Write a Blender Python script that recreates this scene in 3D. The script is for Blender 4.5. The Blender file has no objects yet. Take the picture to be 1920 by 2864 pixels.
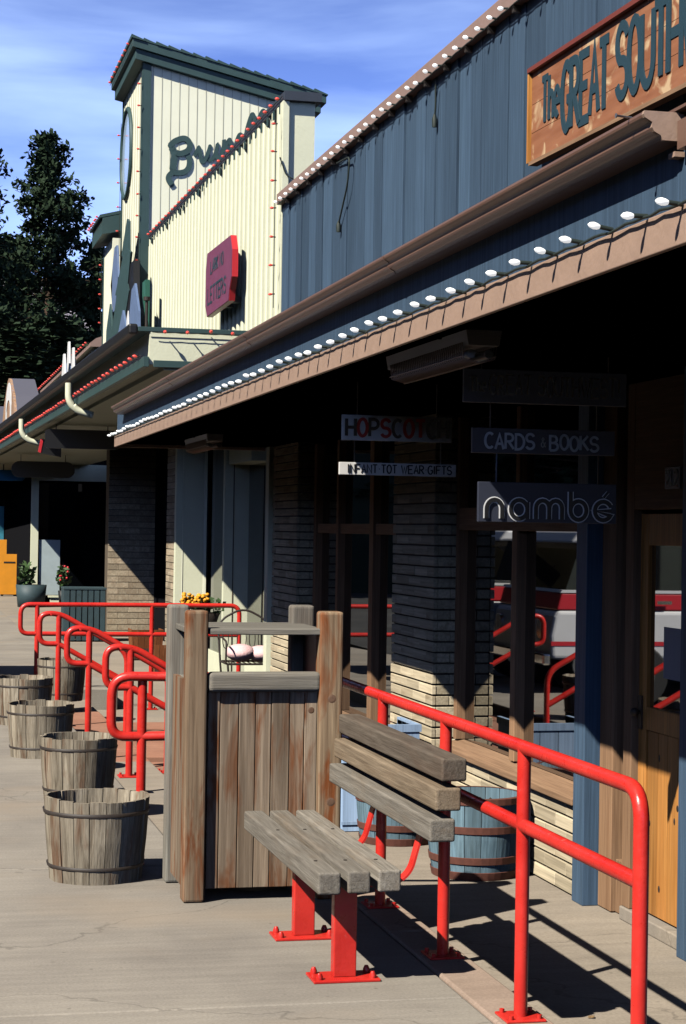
import bpy, math, random
from mathutils import Vector, Matrix, noise as mnoise
C = bpy.context; col = C.scene.collection; R = math.radians
random.seed(7)
# ------------------------------------------------------------------ camera, sky, sun, exposure
YAW, PIT, ROL = R(13.1), R(0.54), R(0.9)
EYE = Vector((0, 0, 1.65))
fw = Vector((math.sin(YAW)*math.cos(PIT), math.cos(YAW)*math.cos(PIT), math.sin(PIT)))
r0 = Vector((math.cos(YAW), -math.sin(YAW), 0)); u0 = r0.cross(fw)
rt = math.cos(ROL)*r0 + math.sin(ROL)*u0; up = math.cos(ROL)*u0 - math.sin(ROL)*r0
cam = bpy.data.cameras.new('camera'); cam_o = bpy.data.objects.new('camera', cam); col.objects.link(cam_o)
cam.sensor_fit = 'VERTICAL'; cam.sensor_height = 36; cam.lens = 36*5300/2864
cam.clip_start = 0.1; cam.clip_end = 3000
M = Matrix((rt, up, -fw)).transposed().to_4x4(); M.translation = EYE; cam_o.matrix_world = M
C.scene.camera = cam_o
SX, SY, SZ = .86, .56, -1.0
EL = math.atan2(1, math.hypot(SX, SY)); AZ = math.atan2(-SX, -SY)
w = bpy.data.worlds.new('World'); C.scene.world = w; w.use_nodes = True
nt = w.node_tree; N = nt.nodes; L = nt.links
bg = N['Background']; bg.inputs[1].default_value = 0.085
sky = N.new('ShaderNodeTexSky'); sky.sky_type = 'NISHITA'; sky.sun_disc = False
sky.sun_elevation = EL; sky.sun_rotation = AZ; sky.altitude = 2200; sky.air_density = 1.0; sky.dust_density = .4; sky.ozone_density = 2.5
tint = N.new('ShaderNodeMix'); tint.data_type = 'RGBA'; tint.blend_type = 'MULTIPLY'; tint.inputs[0].default_value = 1
L.new(sky.outputs[0], tint.inputs[6]); tint.inputs[7].default_value = (1.22, 1.28, 1.98, 1)
tc = N.new('ShaderNodeTexCoord'); mp = N.new('ShaderNodeMapping'); mp.inputs['Rotation'].default_value = (0, R(8), R(15)); mp.inputs['Scale'].default_value = (3.2, 2.2, 17)
L.new(tc.outputs['Generated'], mp.inputs[0])
cn = N.new('ShaderNodeTexNoise'); cn.inputs['Scale'].default_value = 1.5; cn.inputs['Detail'].default_value = 6; cn.inputs['Roughness'].default_value = .5; cn.inputs['Distortion'].default_value = .35
L.new(mp.outputs[0], cn.inputs[0])
cr = N.new('ShaderNodeValToRGB'); cr.color_ramp.elements[0].position = .33; cr.color_ramp.elements[1].position = .72
cr.color_ramp.elements[1].color = (.62, .62, .62, 1); L.new(cn.outputs[0], cr.inputs[0])
cm = N.new('ShaderNodeMix'); cm.data_type = 'RGBA'; L.new(cr.outputs[0], cm.inputs[0]); L.new(tint.outputs[2], cm.inputs[6]); cm.inputs[7].default_value = (8.8, 12.0, 19, 1)
sep = N.new('ShaderNodeSeparateXYZ'); L.new(tc.outputs['Generated'], sep.inputs[0])
el = N.new('ShaderNodeMapRange'); el.inputs[1].default_value = .12; el.inputs[2].default_value = .5; el.inputs[3].default_value = 1; el.inputs[4].default_value = .15; L.new(sep.outputs[2], el.inputs[0])
ec = N.new('ShaderNodeCombineColor'); [L.new(el.outputs[0], ec.inputs[i]) for i in range(3)]
em = N.new('ShaderNodeMix'); em.data_type = 'RGBA'; em.blend_type = 'MULTIPLY'; em.inputs[0].default_value = 1; L.new(cm.outputs[2], em.inputs[6]); L.new(ec.outputs[0], em.inputs[7])
L.new(em.outputs[2], bg.inputs[0])
C.scene.render.engine = 'CYCLES'; C.scene.cycles.diffuse_bounces = 0
sl = bpy.data.lights.new('sun', 'SUN'); sl.energy = 4.9; sl.angle = R(.5); sl.color = (1, .95, .85)
so = bpy.data.objects.new('sun', sl); col.objects.link(so); so.rotation_euler = Vector((SX, SY, SZ)).to_track_quat('-Z', 'Y').to_euler()
vs = C.scene.view_settings; vs.view_transform = 'Standard'; vs.look = 'None'; vs.exposure = 0.52; vs.gamma = 1
C.scene.render.resolution_x = 686; C.scene.render.resolution_y = 1024

# ------------------------------------------------------------------ materials
def mat(name, base, rough=.6, metal=0, spec=.5, var=.0, vscale=6, bump=0, bscale=40, emit=None):
    m = bpy.data.materials.new(name); m.use_nodes = True; t = m.node_tree; n = t.nodes; b = n['Principled BSDF']
    b.inputs['Base Color'].default_value = (*base, 1); b.inputs['Roughness'].default_value = rough; b.inputs['Metallic'].default_value = metal
    b.inputs['Specular IOR Level'].default_value = spec
    if name == 'dark_window_glass': b.inputs['IOR'].default_value = 3.3
    co = n.new('ShaderNodeTexCoord')
    if var:
        a = n.new('ShaderNodeTexNoise'); a.inputs['Scale'].default_value = vscale; a.inputs['Detail'].default_value = 7; a.inputs['Roughness'].default_value = .65
        t.links.new(co.outputs['Object'], a.inputs[0])
        rr = n.new('ShaderNodeMapRange'); rr.inputs[1].default_value = .25; rr.inputs[2].default_value = .75; rr.inputs[3].default_value = 1-var; rr.inputs[4].default_value = 1+var
        t.links.new(a.outputs[0], rr.inputs[0])
        mx = n.new('ShaderNodeMix'); mx.data_type = 'RGBA'; mx.blend_type = 'MULTIPLY'; mx.inputs[0].default_value = 1; mx.inputs[6].default_value = (*base, 1)
        cc = n.new('ShaderNodeCombineColor')
        for i in range(3): t.links.new(rr.outputs[0], cc.inputs[i])
        t.links.new(cc.outputs[0], mx.inputs[7]); t.links.new(mx.outputs[2], b.inputs['Base Color'])
    if bump:
        a = n.new('ShaderNodeTexNoise'); a.inputs['Scale'].default_value = bscale; a.inputs['Detail'].default_value = 6
        t.links.new(co.outputs['Object'], a.inputs[0])
        bu = n.new('ShaderNodeBump'); bu.inputs['Strength'].default_value = bump; bu.inputs['Distance'].default_value = .01
        t.links.new(a.outputs[0], bu.inputs['Height']); t.links.new(bu.outputs[0], b.inputs['Normal'])
    if emit: b.inputs['Emission Color'].default_value = (*emit, 1); b.inputs['Emission Strength'].default_value = 1
    return m
def wood(name, axis, cols, rough=.75, patch=(.45, .62), fine=1.0, grain=38, spread=.28, bump=.5, streak=None):
    """weathered boards: colour ramp over grain noise stretched along axis, patches of a second colour, per-board tint from the face attribute rnd"""
    m = bpy.data.materials.new(name); m.use_nodes = True; t = m.node_tree; n = t.nodes; l = t.links; b = n['Principled BSDF']
    co = n.new('ShaderNodeTexCoord'); at = n.new('ShaderNodeAttribute'); at.attribute_name = 'rnd'; oi = n.new('ShaderNodeObjectInfo')
    ad = n.new('ShaderNodeMath'); l.new(at.outputs['Fac'], ad.inputs[0]); l.new(oi.outputs['Random'], ad.inputs[1])
    sc = n.new('ShaderNodeMath'); sc.operation = 'MULTIPLY'; sc.inputs[1].default_value = 13.7; l.new(ad.outputs[0], sc.inputs[0])
    cx = n.new('ShaderNodeCombineXYZ'); [l.new(sc.outputs[0], cx.inputs[i]) for i in range(3)]
    va = n.new('ShaderNodeVectorMath'); l.new(co.outputs['Object'], va.inputs[0]); l.new(cx.outputs[0], va.inputs[1])
    def noise(across, along, detail, dist=0):
        mp = n.new('ShaderNodeMapping'); s = [across]*3; s[axis] = along; mp.inputs['Scale'].default_value = s; l.new(va.outputs[0], mp.inputs[0])
        a = n.new('ShaderNodeTexNoise'); a.inputs['Scale'].default_value = 1; a.inputs['Detail'].default_value = detail; a.inputs['Distortion'].default_value = dist; a.inputs['Roughness'].default_value = .62
        l.new(mp.outputs[0], a.inputs[0]); return a
    g = noise(grain, grain*.045, 8, 1.2); p = noise(9, 1.6, 4, .6); f = noise(grain*4.5, grain*.12, 3)
    ra = n.new('ShaderNodeValToRGB'); e = ra.color_ramp.elements; e[0].position = .5-spread; e[0].color = (*cols[0], 1); e[1].position = .5+spread; e[1].color = (*cols[1], 1)
    l.new(g.outputs[0], ra.inputs[0])
    pr = n.new('ShaderNodeMapRange'); pr.inputs[1].default_value = patch[0]; pr.inputs[2].default_value = patch[1]; l.new(p.outputs[0], pr.inputs[0])
    mx = n.new('ShaderNodeMix'); mx.data_type = 'RGBA'; l.new(pr.outputs[0], mx.inputs[0]); l.new(ra.outputs[0], mx.inputs[6]); mx.inputs[7].default_value = (*cols[2], 1)
    # multiply patch by grain too
    m2 = n.new('ShaderNodeMix'); m2.data_type = 'RGBA'; m2.blend_type = 'MULTIPLY'; m2.inputs[0].default_value = .75; l.new(mx.outputs[2], m2.inputs[6])
    fr = n.new('ShaderNodeMapRange'); fr.inputs[1].default_value = .3; fr.inputs[2].default_value = .7; fr.inputs[3].default_value = .62; fr.inputs[4].default_value = 1.2; l.new(f.outputs[0], fr.inputs[0])
    tr = n.new('ShaderNodeMath'); tr.operation = 'FRACT'; l.new(ad.outputs[0], tr.inputs[0])
    tm = n.new('ShaderNodeMapRange'); tm.inputs[3].default_value = .66; tm.inputs[4].default_value = 1.25; l.new(tr.outputs[0], tm.inputs[0])
    mm = n.new('ShaderNodeMath'); mm.operation = 'MULTIPLY'; l.new(fr.outputs[0], mm.inputs[0]); l.new(tm.outputs[0], mm.inputs[1])
    cc = n.new('ShaderNodeCombineColor'); [l.new(mm.outputs[0], cc.inputs[i]) for i in range(3)]; l.new(cc.outputs[0], m2.inputs[7])
    l.new(m2.outputs[2], b.inputs['Base Color']); b.inputs['Roughness'].default_value = rough; b.inputs['Specular IOR Level'].default_value = .16
    bu = n.new('ShaderNodeBump'); bu.inputs['Strength'].default_value = bump; bu.inputs['Distance'].default_value = .004
    s2 = n.new('ShaderNodeMath'); l.new(g.outputs[0], s2.inputs[0]); l.new(f.outputs[0], s2.inputs[1]); l.new(s2.outputs[0], bu.inputs['Height']); l.new(bu.outputs[0], b.inputs['Normal'])
    return m
GREY = [(.12, .10, .08), (.31, .28, .23), (.22, .16, .11)]
M_ = dict(
 bench_y=wood('weathered_bench_wood', 1, [(.15, .13, .105), (.36, .325, .275), (.25, .2, .15)], patch=(.5, .75), grain=44, bump=.45),
 post_red=wood('reddish_post_wood', 2, [(.12, .07, .04), (.38, .28, .185), (.19, .065, .025)], patch=(.45, .58), grain=18),
 bench_dark=wood('dark_bench_wood', 1, [(.085, .065, .05), (.20, .165, .13), (.13, .09, .065)], patch=(.5, .75), grain=40, bump=.45),
 bench_tan=wood('tan_bench_wood', 1, [(.12, .085, .055), (.34, .265, .185), (.25, .18, .12)], patch=(.5, .75), grain=36, bump=.45),
 post_z=wood('weathered_post_wood', 2, [(.12, .07, .04), (.38, .28, .18), (.20, .065, .022)], patch=(.48, .6), grain=20),
 grey_z=wood('silvered_post_wood', 2, [(.13, .12, .10), (.30, .28, .24), (.2, .17, .14)], grain=32),
 grey_x=wood('silvered_rail_wood', 0, [(.15, .14, .12), (.34, .31, .26), (.25, .22, .18)], patch=(.5, .8), grain=40),
 panel_z=wood('stained_cedar_board', 2, [(.13, .09, .06), (.42, .325, .235), (.19, .075, .032)], patch=(.48, .62), grain=17),
 tub_z=wood('weathered_tub_stave', 2, [(.09, .065, .042), (.54, .47, .36), (.20, .12, .075)], patch=(.54, .66), grain=24, bump=.8),
 redwood=wood('redwood_planter_wood', 2, [(.16, .05, .02), (.35, .13, .05), (.25, .08, .03)]),
 pine=wood('orange_pine', 2, [(.42, .17, .04), (.66, .31, .09), (.5, .2, .05)], patch=(.5, .8), grain=16, rough=.45, bump=.1),
 frame_z=wood('brown_frame_wood', 2, [(.24, .13, .07), (.44, .27, .16), (.36, .21, .12)], patch=(.4, .8), grain=22, bump=.2),
 frame_y=wood('brown_sill_wood', 1, [(.26, .15, .09), (.44, .28, .17), (.38, .23, .14)], patch=(.4, .8), grain=22, bump=.2),
 blue_z=wood('blue_painted_board', 2, [(.058, .096, .150), (.070, .116, .178), (.062, .102, .160)], patch=(.4, .8), grain=14, bump=.5, rough=.6),
 bluebar=wood('blue_barrel_stave', 2, [(.10, .165, .21), (.185, .285, .35), (.14, .21, .25)], grain=18, bump=.4),
 palebox=wood('pale_blue_box_board', 2, [(.35, .48, .70), (.42, .58, .82), (.38, .53, .76)], patch=(.4, .8), grain=10, bump=.1),
 cream=mat('cream_paint', (.76, .77, .57), .6, var=.06, vscale=3, bump=.15),
 groove=mat('siding_groove', (.64, .64, .47), .7),
 cream2=mat('cream_siding_paint', (.95, .95, .74), .6, var=.05, vscale=2),
 dgreen=mat('dark_green_paint', (.035, .075, .075), .55, var=.15, vscale=4),
 capdark=mat('dark_slate_cap_paint', (.035, .045, .065), .6, var=.1),
 dgreen2=mat('green_slat_paint', (.04, .07, .08), .6, var=.2),
 red=mat('red_gloss_paint', (.70, .026, .018), .28, var=.07, vscale=9, bump=.05, bscale=120),
 redplain=mat('red_board_paint', (.62, .03, .04), .4),
 maroon=mat('maroon_sign_face', (.20, .055, .11), .45, var=.15),
 brown=mat('brown_gutter_metal', (.18, .10, .072), .36, spec=.6, var=.12, vscale=5),
 tan=mat('tan_trim_paint', (.38, .255, .19), .6, var=.1, vscale=8, bump=.2),
 captan=mat('brown_cap_paint', (.30, .20, .17), .6, var=.1),
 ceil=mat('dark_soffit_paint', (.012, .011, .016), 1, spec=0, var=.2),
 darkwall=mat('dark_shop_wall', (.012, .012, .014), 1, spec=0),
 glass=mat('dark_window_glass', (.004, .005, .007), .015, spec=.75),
 black=mat('black_paint', (.008, .008, .009), .5),
 iron=mat('dark_iron', (.03, .022, .018), .6, var=.3, vscale=30),
 rust=mat('rusty_hoop_iron', (.13, .045, .03), .75, var=.3, vscale=20),
 bulb=mat('white_bulb_glass', (.92, .93, .93), .25, emit=(.45, .45, .45)),  # slight glow added to stand in for sun through the glass
 redbulb=mat('red_bulb_glass', (.75, .06, .05), .25, emit=(.16, .03, .02)),
 cord=mat('green_black_cord', (.02, .03, .025), .6),
 soil=mat('dark_soil', (.06, .035, .025), .95, var=.4, vscale=25, bump=1),
 white=mat('white_paint', (.78, .78, .78), .5, var=.04),
 metal=mat('galvanised_metal', (.45, .45, .47), .35, metal=.8),
 rubber=mat('black_rubber', (.02, .02, .02), .8),
 chrome=mat('chrome', (.8, .8, .8), .08, metal=1),
 orange=mat('orange_board_paint', (.85, .33, .02), .55, var=.12, vscale=3),
 teal=mat('teal_paint', (.05, .26, .36), .55, var=.2),
 blueg=mat('blue_grey_cutout_paint', (.13, .19, .33), .5, var=.15),
 leaf=mat('green_leaf', (.05, .10, .03), .6, var=.3),
 flower=mat('orange_flower', (.85, .36, .02), .6, var=.2),
 pink=mat('pink_cushion_cloth', (.80, .52, .52), .9, var=.12, vscale=20, bump=.5),
 lead=mat('pale_sign_lettering', (.55, .55, .55), .6),
 signwhite=mat('white_sign_board', (.72, .70, .66), .6, var=.08),
 darkblueboard=mat('dark_blue_sign_board', (.025, .03, .05), .6),
 navyletter=mat('dark_teal_lettering', (.022, .055, .075), .5),
 signred=mat('red_lettering', (.40, .03, .02), .5),
 litglass=mat('sunlit_glass_paint', (.42, .50, .52), .5, var=.08),
 concrete_far=mat('cream_plinth', (.75, .75, .55), .7),
)
def foliage_mat():
    m = mat('pine_needles', (.020, .038, .018), .8, spec=.2); return m
M_['needle'] = foliage_mat()
def redmat():
    m = bpy.data.materials.new('worn_red_paint'); m.use_nodes = True; t = m.node_tree; n = t.nodes; l = t.links; b = n['Principled BSDF']
    co = n.new('ShaderNodeTexCoord')
    def nz(sc, det, r=.6):
        a = n.new('ShaderNodeTexNoise'); a.inputs['Scale'].default_value = sc; a.inputs['Detail'].default_value = det; a.inputs['Roughness'].default_value = r; l.new(co.outputs['Object'], a.inputs[0]); return a
    a = nz(5, 6); c = nz(28, 5, .7); d = nz(60, 2)
    ra = n.new('ShaderNodeValToRGB'); e = ra.color_ramp.elements; e[0].position = .35; e[0].color = (.56, .020, .014, 1); e[1].position = .68; e[1].color = (.74, .040, .028, 1); l.new(a.outputs[0], ra.inputs[0])
    r1 = n.new('ShaderNodeMapRange'); r1.inputs[1].default_value = .66; r1.inputs[2].default_value = .72; r1.inputs[4].default_value = .55; l.new(c.outputs[0], r1.inputs[0])
    x = n.new('ShaderNodeMix'); x.data_type = 'RGBA'; l.new(r1.outputs[0], x.inputs[0]); l.new(ra.outputs[0], x.inputs[6]); x.inputs[7].default_value = (.42, .16, .13, 1); l.new(x.outputs[2], b.inputs['Base Color'])
    r2 = n.new('ShaderNodeMapRange'); r2.inputs[3].default_value = .22; r2.inputs[4].default_value = .52; r2.inputs[1].default_value = .35; r2.inputs[2].default_value = .7; l.new(c.outputs[0], r2.inputs[0]); l.new(r2.outputs[0], b.inputs['Roughness'])
    bu = n.new('ShaderNodeBump'); bu.inputs['Strength'].default_value = .25; bu.inputs['Distance'].default_value = .003; l.new(d.outputs[0], bu.inputs['Height']); l.new(bu.outputs[0], b.inputs['Normal'])
    return m
M_['red'] = redmat()
M_['bark'] = mat('pine_bark', (.06, .035, .022), .9, var=.3)
def ground_mat(name, c, c2, stain, scale=1.0):
    m = bpy.data.materials.new(name); m.use_nodes = True; t = m.node_tree; n = t.nodes; l = t.links; b = n['Principled BSDF']
    co = n.new('ShaderNodeTexCoord')
    def nz(sc, det, mscale=(1, 1, 1), rough=.6):
        mp = n.new('ShaderNodeMapping'); mp.inputs['Scale'].default_value = mscale; l.new(co.outputs['Object'], mp.inputs[0])
        a = n.new('ShaderNodeTexNoise'); a.inputs['Scale'].default_value = sc; a.inputs['Detail'].default_value = det; a.inputs['Roughness'].default_value = rough; l.new(mp.outputs[0], a.inputs[0]); return a
    A = nz(1.1*scale, 6, (1, .8, 1)); B = nz(90, 4); D = nz(3.2, 5, (.5, 5, 1)); S = nz(.7, 3)
    ra = n.new('ShaderNodeValToRGB'); e = ra.color_ramp.elements; e[0].position = .35; e[0].color = (*c, 1); e[1].position = .65; e[1].color = (*c2, 1); l.new(A.outputs[0], ra.inputs[0])
    def mul(src, tex, lo, hi, a=.3, z=.7):
        r = n.new('ShaderNodeMapRange'); r.inputs[1].default_value = a; r.inputs[2].default_value = z; r.inputs[3].default_value = lo; r.inputs[4].default_value = hi; l.new(tex.outputs[0], r.inputs[0])
        cc = n.new('ShaderNodeCombineColor'); [l.new(r.outputs[0], cc.inputs[i]) for i in range(3)]
        x = n.new('ShaderNodeMix'); x.data_type = 'RGBA'; x.blend_type = 'MULTIPLY'; x.inputs[0].default_value = 1; l.new(src, x.inputs[6]); l.new(cc.outputs[0], x.inputs[7]); return x.outputs[2]
    o = mul(ra.outputs[0], B, .86, 1.13); o = mul(o, D, .87, 1.05); 
    vo = n.new('ShaderNodeTexVoronoi'); vo.inputs['Scale'].default_value = 7; l.new(co.outputs['Object'], vo.inputs[0])
    r = n.new('ShaderNodeMapRange'); r.inputs[1].default_value = .035; r.inputs[2].default_value = .075; r.inputs[3].default_value = .5; r.inputs[4].default_value = 1; l.new(vo.outputs['Distance'], r.inputs[0])
    cc = n.new('ShaderNodeCombineColor'); [l.new(r.outputs[0], cc.inputs[i]) for i in range(3)]
    x = n.new('ShaderNodeMix'); x.data_type = 'RGBA'; x.blend_type = 'MULTIPLY'; x.inputs[0].default_value = .6; l.new(o, x.inputs[6]); l.new(cc.outputs[0], x.inputs[7])
    ve = n.new('ShaderNodeTexVoronoi'); ve.feature = 'DISTANCE_TO_EDGE'; ve.inputs['Scale'].default_value = .42
    wv = n.new('ShaderNodeTexNoise'); wv.inputs['Scale'].default_value = 2.2; wv.inputs['Detail'].default_value = 5; l.new(co.outputs['Object'], wv.inputs[0])
    wm = n.new('ShaderNodeVectorMath'); wm.operation = 'MULTIPLY_ADD'; l.new(wv.outputs['Color'], wm.inputs[0]); wm.inputs[1].default_value = (.5, .5, .5); l.new(co.outputs['Object'], wm.inputs[2]); l.new(wm.outputs[0], ve.inputs[0])
    vr = n.new('ShaderNodeMapRange'); vr.inputs[1].default_value = .0008; vr.inputs[2].default_value = .003; vr.inputs[3].default_value = .62; vr.inputs[4].default_value = 1; l.new(ve.outputs['Distance'], vr.inputs[0])
    vc = n.new('ShaderNodeCombineColor'); [l.new(vr.outputs[0], vc.inputs[i]) for i in range(3)]
    xv = n.new('ShaderNodeMix'); xv.data_type = 'RGBA'; xv.blend_type = 'MULTIPLY'; xv.inputs[0].default_value = .7; l.new(x.outputs[2], xv.inputs[6]); l.new(vc.outputs[0], xv.inputs[7]); x = xv
    sr = n.new('ShaderNodeMapRange'); sr.inputs[1].default_value = .54; sr.inputs[2].default_value = .72; sr.inputs[4].default_value = .55; l.new(S.outputs[0], sr.inputs[0])
    y = n.new('ShaderNodeMix'); y.data_type = 'RGBA'; l.new(sr.outputs[0], y.inputs[0]); l.new(x.outputs[2], y.inputs[6]); y.inputs[7].default_value = (*stain, 1)
    l.new(y.outputs[2], b.inputs['Base Color']); b.inputs['Roughness'].default_value = .85; b.inputs['Specular IOR Level'].default_value = .25
    bu = n.new('ShaderNodeBump'); bu.inputs['Strength'].default_value = .35; bu.inputs['Distance'].default_value = .003; l.new(B.outputs[0], bu.inputs['Height']); l.new(bu.outputs[0], b.inputs['Normal'])
    return m
M_['walk'] = ground_mat('walkway_concrete', (.25, .222, .19), (.335, .298, .25), (.335, .262, .19))
M_['walk2'] = ground_mat('lower_concrete', (.29, .245, .195), (.37, .31, .245), (.25, .23, .21))
M_['coping'] = ground_mat('pink_coping_concrete', (.33, .245, .19), (.41, .30, .235), (.38, .26, .19), 2)
M_['terra'] = ground_mat('terracotta_concrete', (.33, .155, .10), (.42, .21, .14), (.30, .17, .12), 2)
M_['asphalt'] = ground_mat('street_asphalt', (.045, .045, .045), (.07, .07, .068), (.05, .05, .05))
M_['earth'] = ground_mat('bare_ground', (.2, .17, .13), (.27, .23, .18), (.2, .18, .15), .1)
def brick_mat():
    m = wood('tan_brick', 1, [(.46, .38, .26), (.68, .58, .41), (.40, .30, .19)], patch=(.55, .75), grain=14, bump=.2, rough=.85)
    return m
M_['brick'] = brick_mat()
M_['brickfar'] = wood('buff_brick', 1, [(.32, .25, .18), (.58, .49, .35), (.38, .28, .19)], patch=(.4, .8), grain=8, bump=.2)
M_['mortar'] = mat('dark_mortar', (.10, .075, .05), .95, var=.3, vscale=40)
def signwood():
    m = bpy.data.materials.new('stripped_sign_wood'); m.use_nodes = True; t = m.node_tree; n = t.nodes; l = t.links; b = n['Principled BSDF']
    co = n.new('ShaderNodeTexCoord')
    def nz(sc, det, ms, dist=0):
        mp = n.new('ShaderNodeMapping'); mp.inputs['Scale'].default_value = ms; l.new(co.outputs['Object'], mp.inputs[0])
        a = n.new('ShaderNodeTexNoise'); a.inputs['Scale'].default_value = sc; a.inputs['Detail'].default_value = det; a.inputs['Distortion'].default_value = dist; l.new(mp.outputs[0], a.inputs[0]); return a
    g = nz(20, 6, (1, .12, 1)); p = nz(7, 5, (1, .8, 1), .6)
    ra = n.new('ShaderNodeValToRGB'); e = ra.color_ramp.elements; e[0].position = .3; e[0].color = (.25, .09, .04, 1); e[1].position = .7; e[1].color = (.38, .16, .08, 1); l.new(g.outputs[0], ra.inputs[0])
    pr = n.new('ShaderNodeMapRange'); pr.inputs[1].default_value = .57; pr.inputs[2].default_value = .66; l.new(p.outputs[0], pr.inputs[0])
    x = n.new('ShaderNodeMix'); x.data_type = 'RGBA'; l.new(pr.outputs[0], x.inputs[0]); l.new(ra.outputs[0], x.inputs[6]); x.inputs[7].default_value = (.62, .43, .25, 1)
    l.new(x.outputs[2], b.inputs['Base Color']); b.inputs['Roughness'].default_value = .6
    return m
M_['signwood'] = signwood()
def hillmat():
    return mat('far_rock_slope', (.36, .33, .38), .9, var=.25, vscale=.05)
M_['hill'] = hillmat()

# ------------------------------------------------------------------ mesh builder
SPLIT = {'window_post', 'ceiling_batten', 'corner_trim', 'transom_bar', 'cap_bracket', 'batten', 'mounting_block', 'hanger', 'chain', 'tube', 'post', 'window_pillar', 'leg', 'bolt', 'wood_knot', 'socket', 'lid_strip', 'poster', 'panel_strip', 'cream_jamb', 'cream_panel', 'parapet_block', 'gutter_tie'}
class MB:
    def __init__(s): s.v = []; s.f = []; s.r = []; s.s = []; s.isl = []
    def add(s, vs, fs, rnd=None, smooth=False):
        o = len(s.v); s.v += [tuple(x) for x in vs]
        rnd = random.random() if rnd is None else rnd
        s.isl.append((len(s.v)-len(vs), len(s.v), len(s.f), len(s.f)+len(fs)))
        for f in fs: s.f.append(tuple(i+o for i in f)); s.r.append(rnd); s.s.append(smooth)
    def box(s, x0, x1, y0, y1, z0, z1, rnd=None):
        v = [(x, y, z) for x in (x0, x1) for y in (y0, y1) for z in (z0, z1)]
        s.add(v, [(0, 1, 3, 2), (4, 6, 7, 5), (0, 4, 5, 1), (2, 3, 7, 6), (0, 2, 6, 4), (1, 5, 7, 3)], rnd); return s
    def hexa(s, b, t, rnd=None):   # bottom 4, top 4 (ccw)
        s.add(list(b)+list(t), [(3, 2, 1, 0), (4, 5, 6, 7), (0, 1, 5, 4), (1, 2, 6, 5), (2, 3, 7, 6), (3, 0, 4, 7)], rnd); return s
    def prism(s, poly, axis, a, b, rnd=None):   # poly in the two other axes
        def P(p, c):
            q = list(p); q.insert(axis, c); return tuple(q)
        n = len(poly); v = [P(p, a) for p in poly]+[P(p, b) for p in poly]
        s.add(v, [tuple(range(n))[::-1], tuple(range(n, 2*n))]+[(i, (i+1) % n, (i+1) % n+n, i+n) for i in range(n)], rnd); return s
    def tube(s, pts, r, n=12, caps=True):
        pts = [Vector(p) for p in pts]; m = len(pts); rr = r if isinstance(r, (list, tuple)) else [r]*m
        tn = [(pts[min(i+1, m-1)]-pts[max(i-1, 0)]).normalized() for i in range(m)]
        a = Vector((0, 0, 1)) if abs(tn[0].z) < .9 else Vector((1, 0, 0)); nx = tn[0].cross(a).normalized(); vs = []
        for i in range(m):
            nx = (nx-tn[i]*nx.dot(tn[i])).normalized(); ny = tn[i].cross(nx)
            sc = 1.0
            for k in range(n):
                t = 2*math.pi*k/n; vs.append(pts[i]+rr[i]*sc*(math.cos(t)*nx+math.sin(t)*ny))
        fs = [(i*n+k, i*n+(k+1) % n, (i+1)*n+(k+1) % n, (i+1)*n+k) for i in range(m-1) for k in range(n)]
        rd = random.random(); s.add(vs, fs, rd, True)
        if caps: s.add(vs[:n], [tuple(range(n))[::-1]], rd); s.add(vs[-n:], [tuple(range(n))], rd)
        return s
    def lathe(s, prof, c=(0, 0), n=32, a0=0, a1=2*math.pi, smooth=True, rnd=None):
        full = abs(a1-a0-2*math.pi) < 1e-6; k = n if full else n+1; vs = []
        for i in range(k):
            a = a0+(a1-a0)*i/n
            for r, z in prof: vs.append((c[0]+r*math.cos(a), c[1]+r*math.sin(a), z))
        p = len(prof); fs = []
        for i in range(n):
            j = (i+1) % k
            for q in range(p-1): fs.append((i*p+q, j*p+q, j*p+q+1, i*p+q+1))
        s.add(vs, fs, rnd, smooth); return s
    def ball(s, c, rx, ry, rz, n=10, m=6):
        vs = []; 
        for i in range(m+1):
            t = math.pi*i/m
            for k in range(n): a = 2*math.pi*k/n; vs.append((c[0]+rx*math.sin(t)*math.cos(a), c[1]+ry*math.sin(t)*math.sin(a), c[2]+rz*math.cos(t)))
        s.add(vs, [(i*n+k, (i+1)*n+k, (i+1)*n+(k+1) % n, i*n+(k+1) % n) for i in range(m) for k in range(n)], None, True); return s
    def build(s, name, m, parent=None, bevel=0, seg=2, local=False):
        if name in SPLIT and len(s.isl) > 1:
            last = None; gr = []
            for a, b, c, d in s.isl:     # pieces that share no gap (caps of one tube) stay together
                if gr and (d-c) == 1 and name not in ('hanger_plate',): gr[-1].append((a, b, c, d))
                else: gr.append([(a, b, c, d)])
            for g_ in gr:
                q = MB()
                for a, b, c, d in g_: q.add(s.v[a:b], [tuple(i-a for i in f) for f in s.f[c:d]], s.r[c], s.s[c])
                last = q.build1(name, m, parent, bevel, seg, local)
            return last
        return s.build1(name, m, parent, bevel, seg, local)
    def build1(s, name, m, parent=None, bevel=0, seg=2, local=False):
        me = bpy.data.meshes.new(name); off = Vector((0, 0, 0)); p = parent
        if not local:
            while p is not None: off += p.location; p = p.parent
        me.from_pydata([tuple(Vector(v)-off) for v in s.v], [], s.f); me.update()
        at = me.attributes.new('rnd', 'FLOAT', 'FACE'); at.data.foreach_set('value', s.r)
        me.polygons.foreach_set('use_smooth', s.s)
        import bmesh
        bm = bmesh.new(); bm.from_mesh(me); bmesh.ops.recalc_face_normals(bm, faces=bm.faces); bm.to_mesh(me); bm.free()
        me.materials.append(M_[m] if isinstance(m, str) else m)
        o = bpy.data.objects.new(name, me); col.objects.link(o)
        if parent: o.parent = parent
        if bevel:
            b = o.modifiers.new('bevel', 'BEVEL'); b.width = bevel; b.segments = seg; b.limit_method = 'ANGLE'; b.angle_limit = R(50)
        return o
def B(*a): return MB().box(*a)
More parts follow.
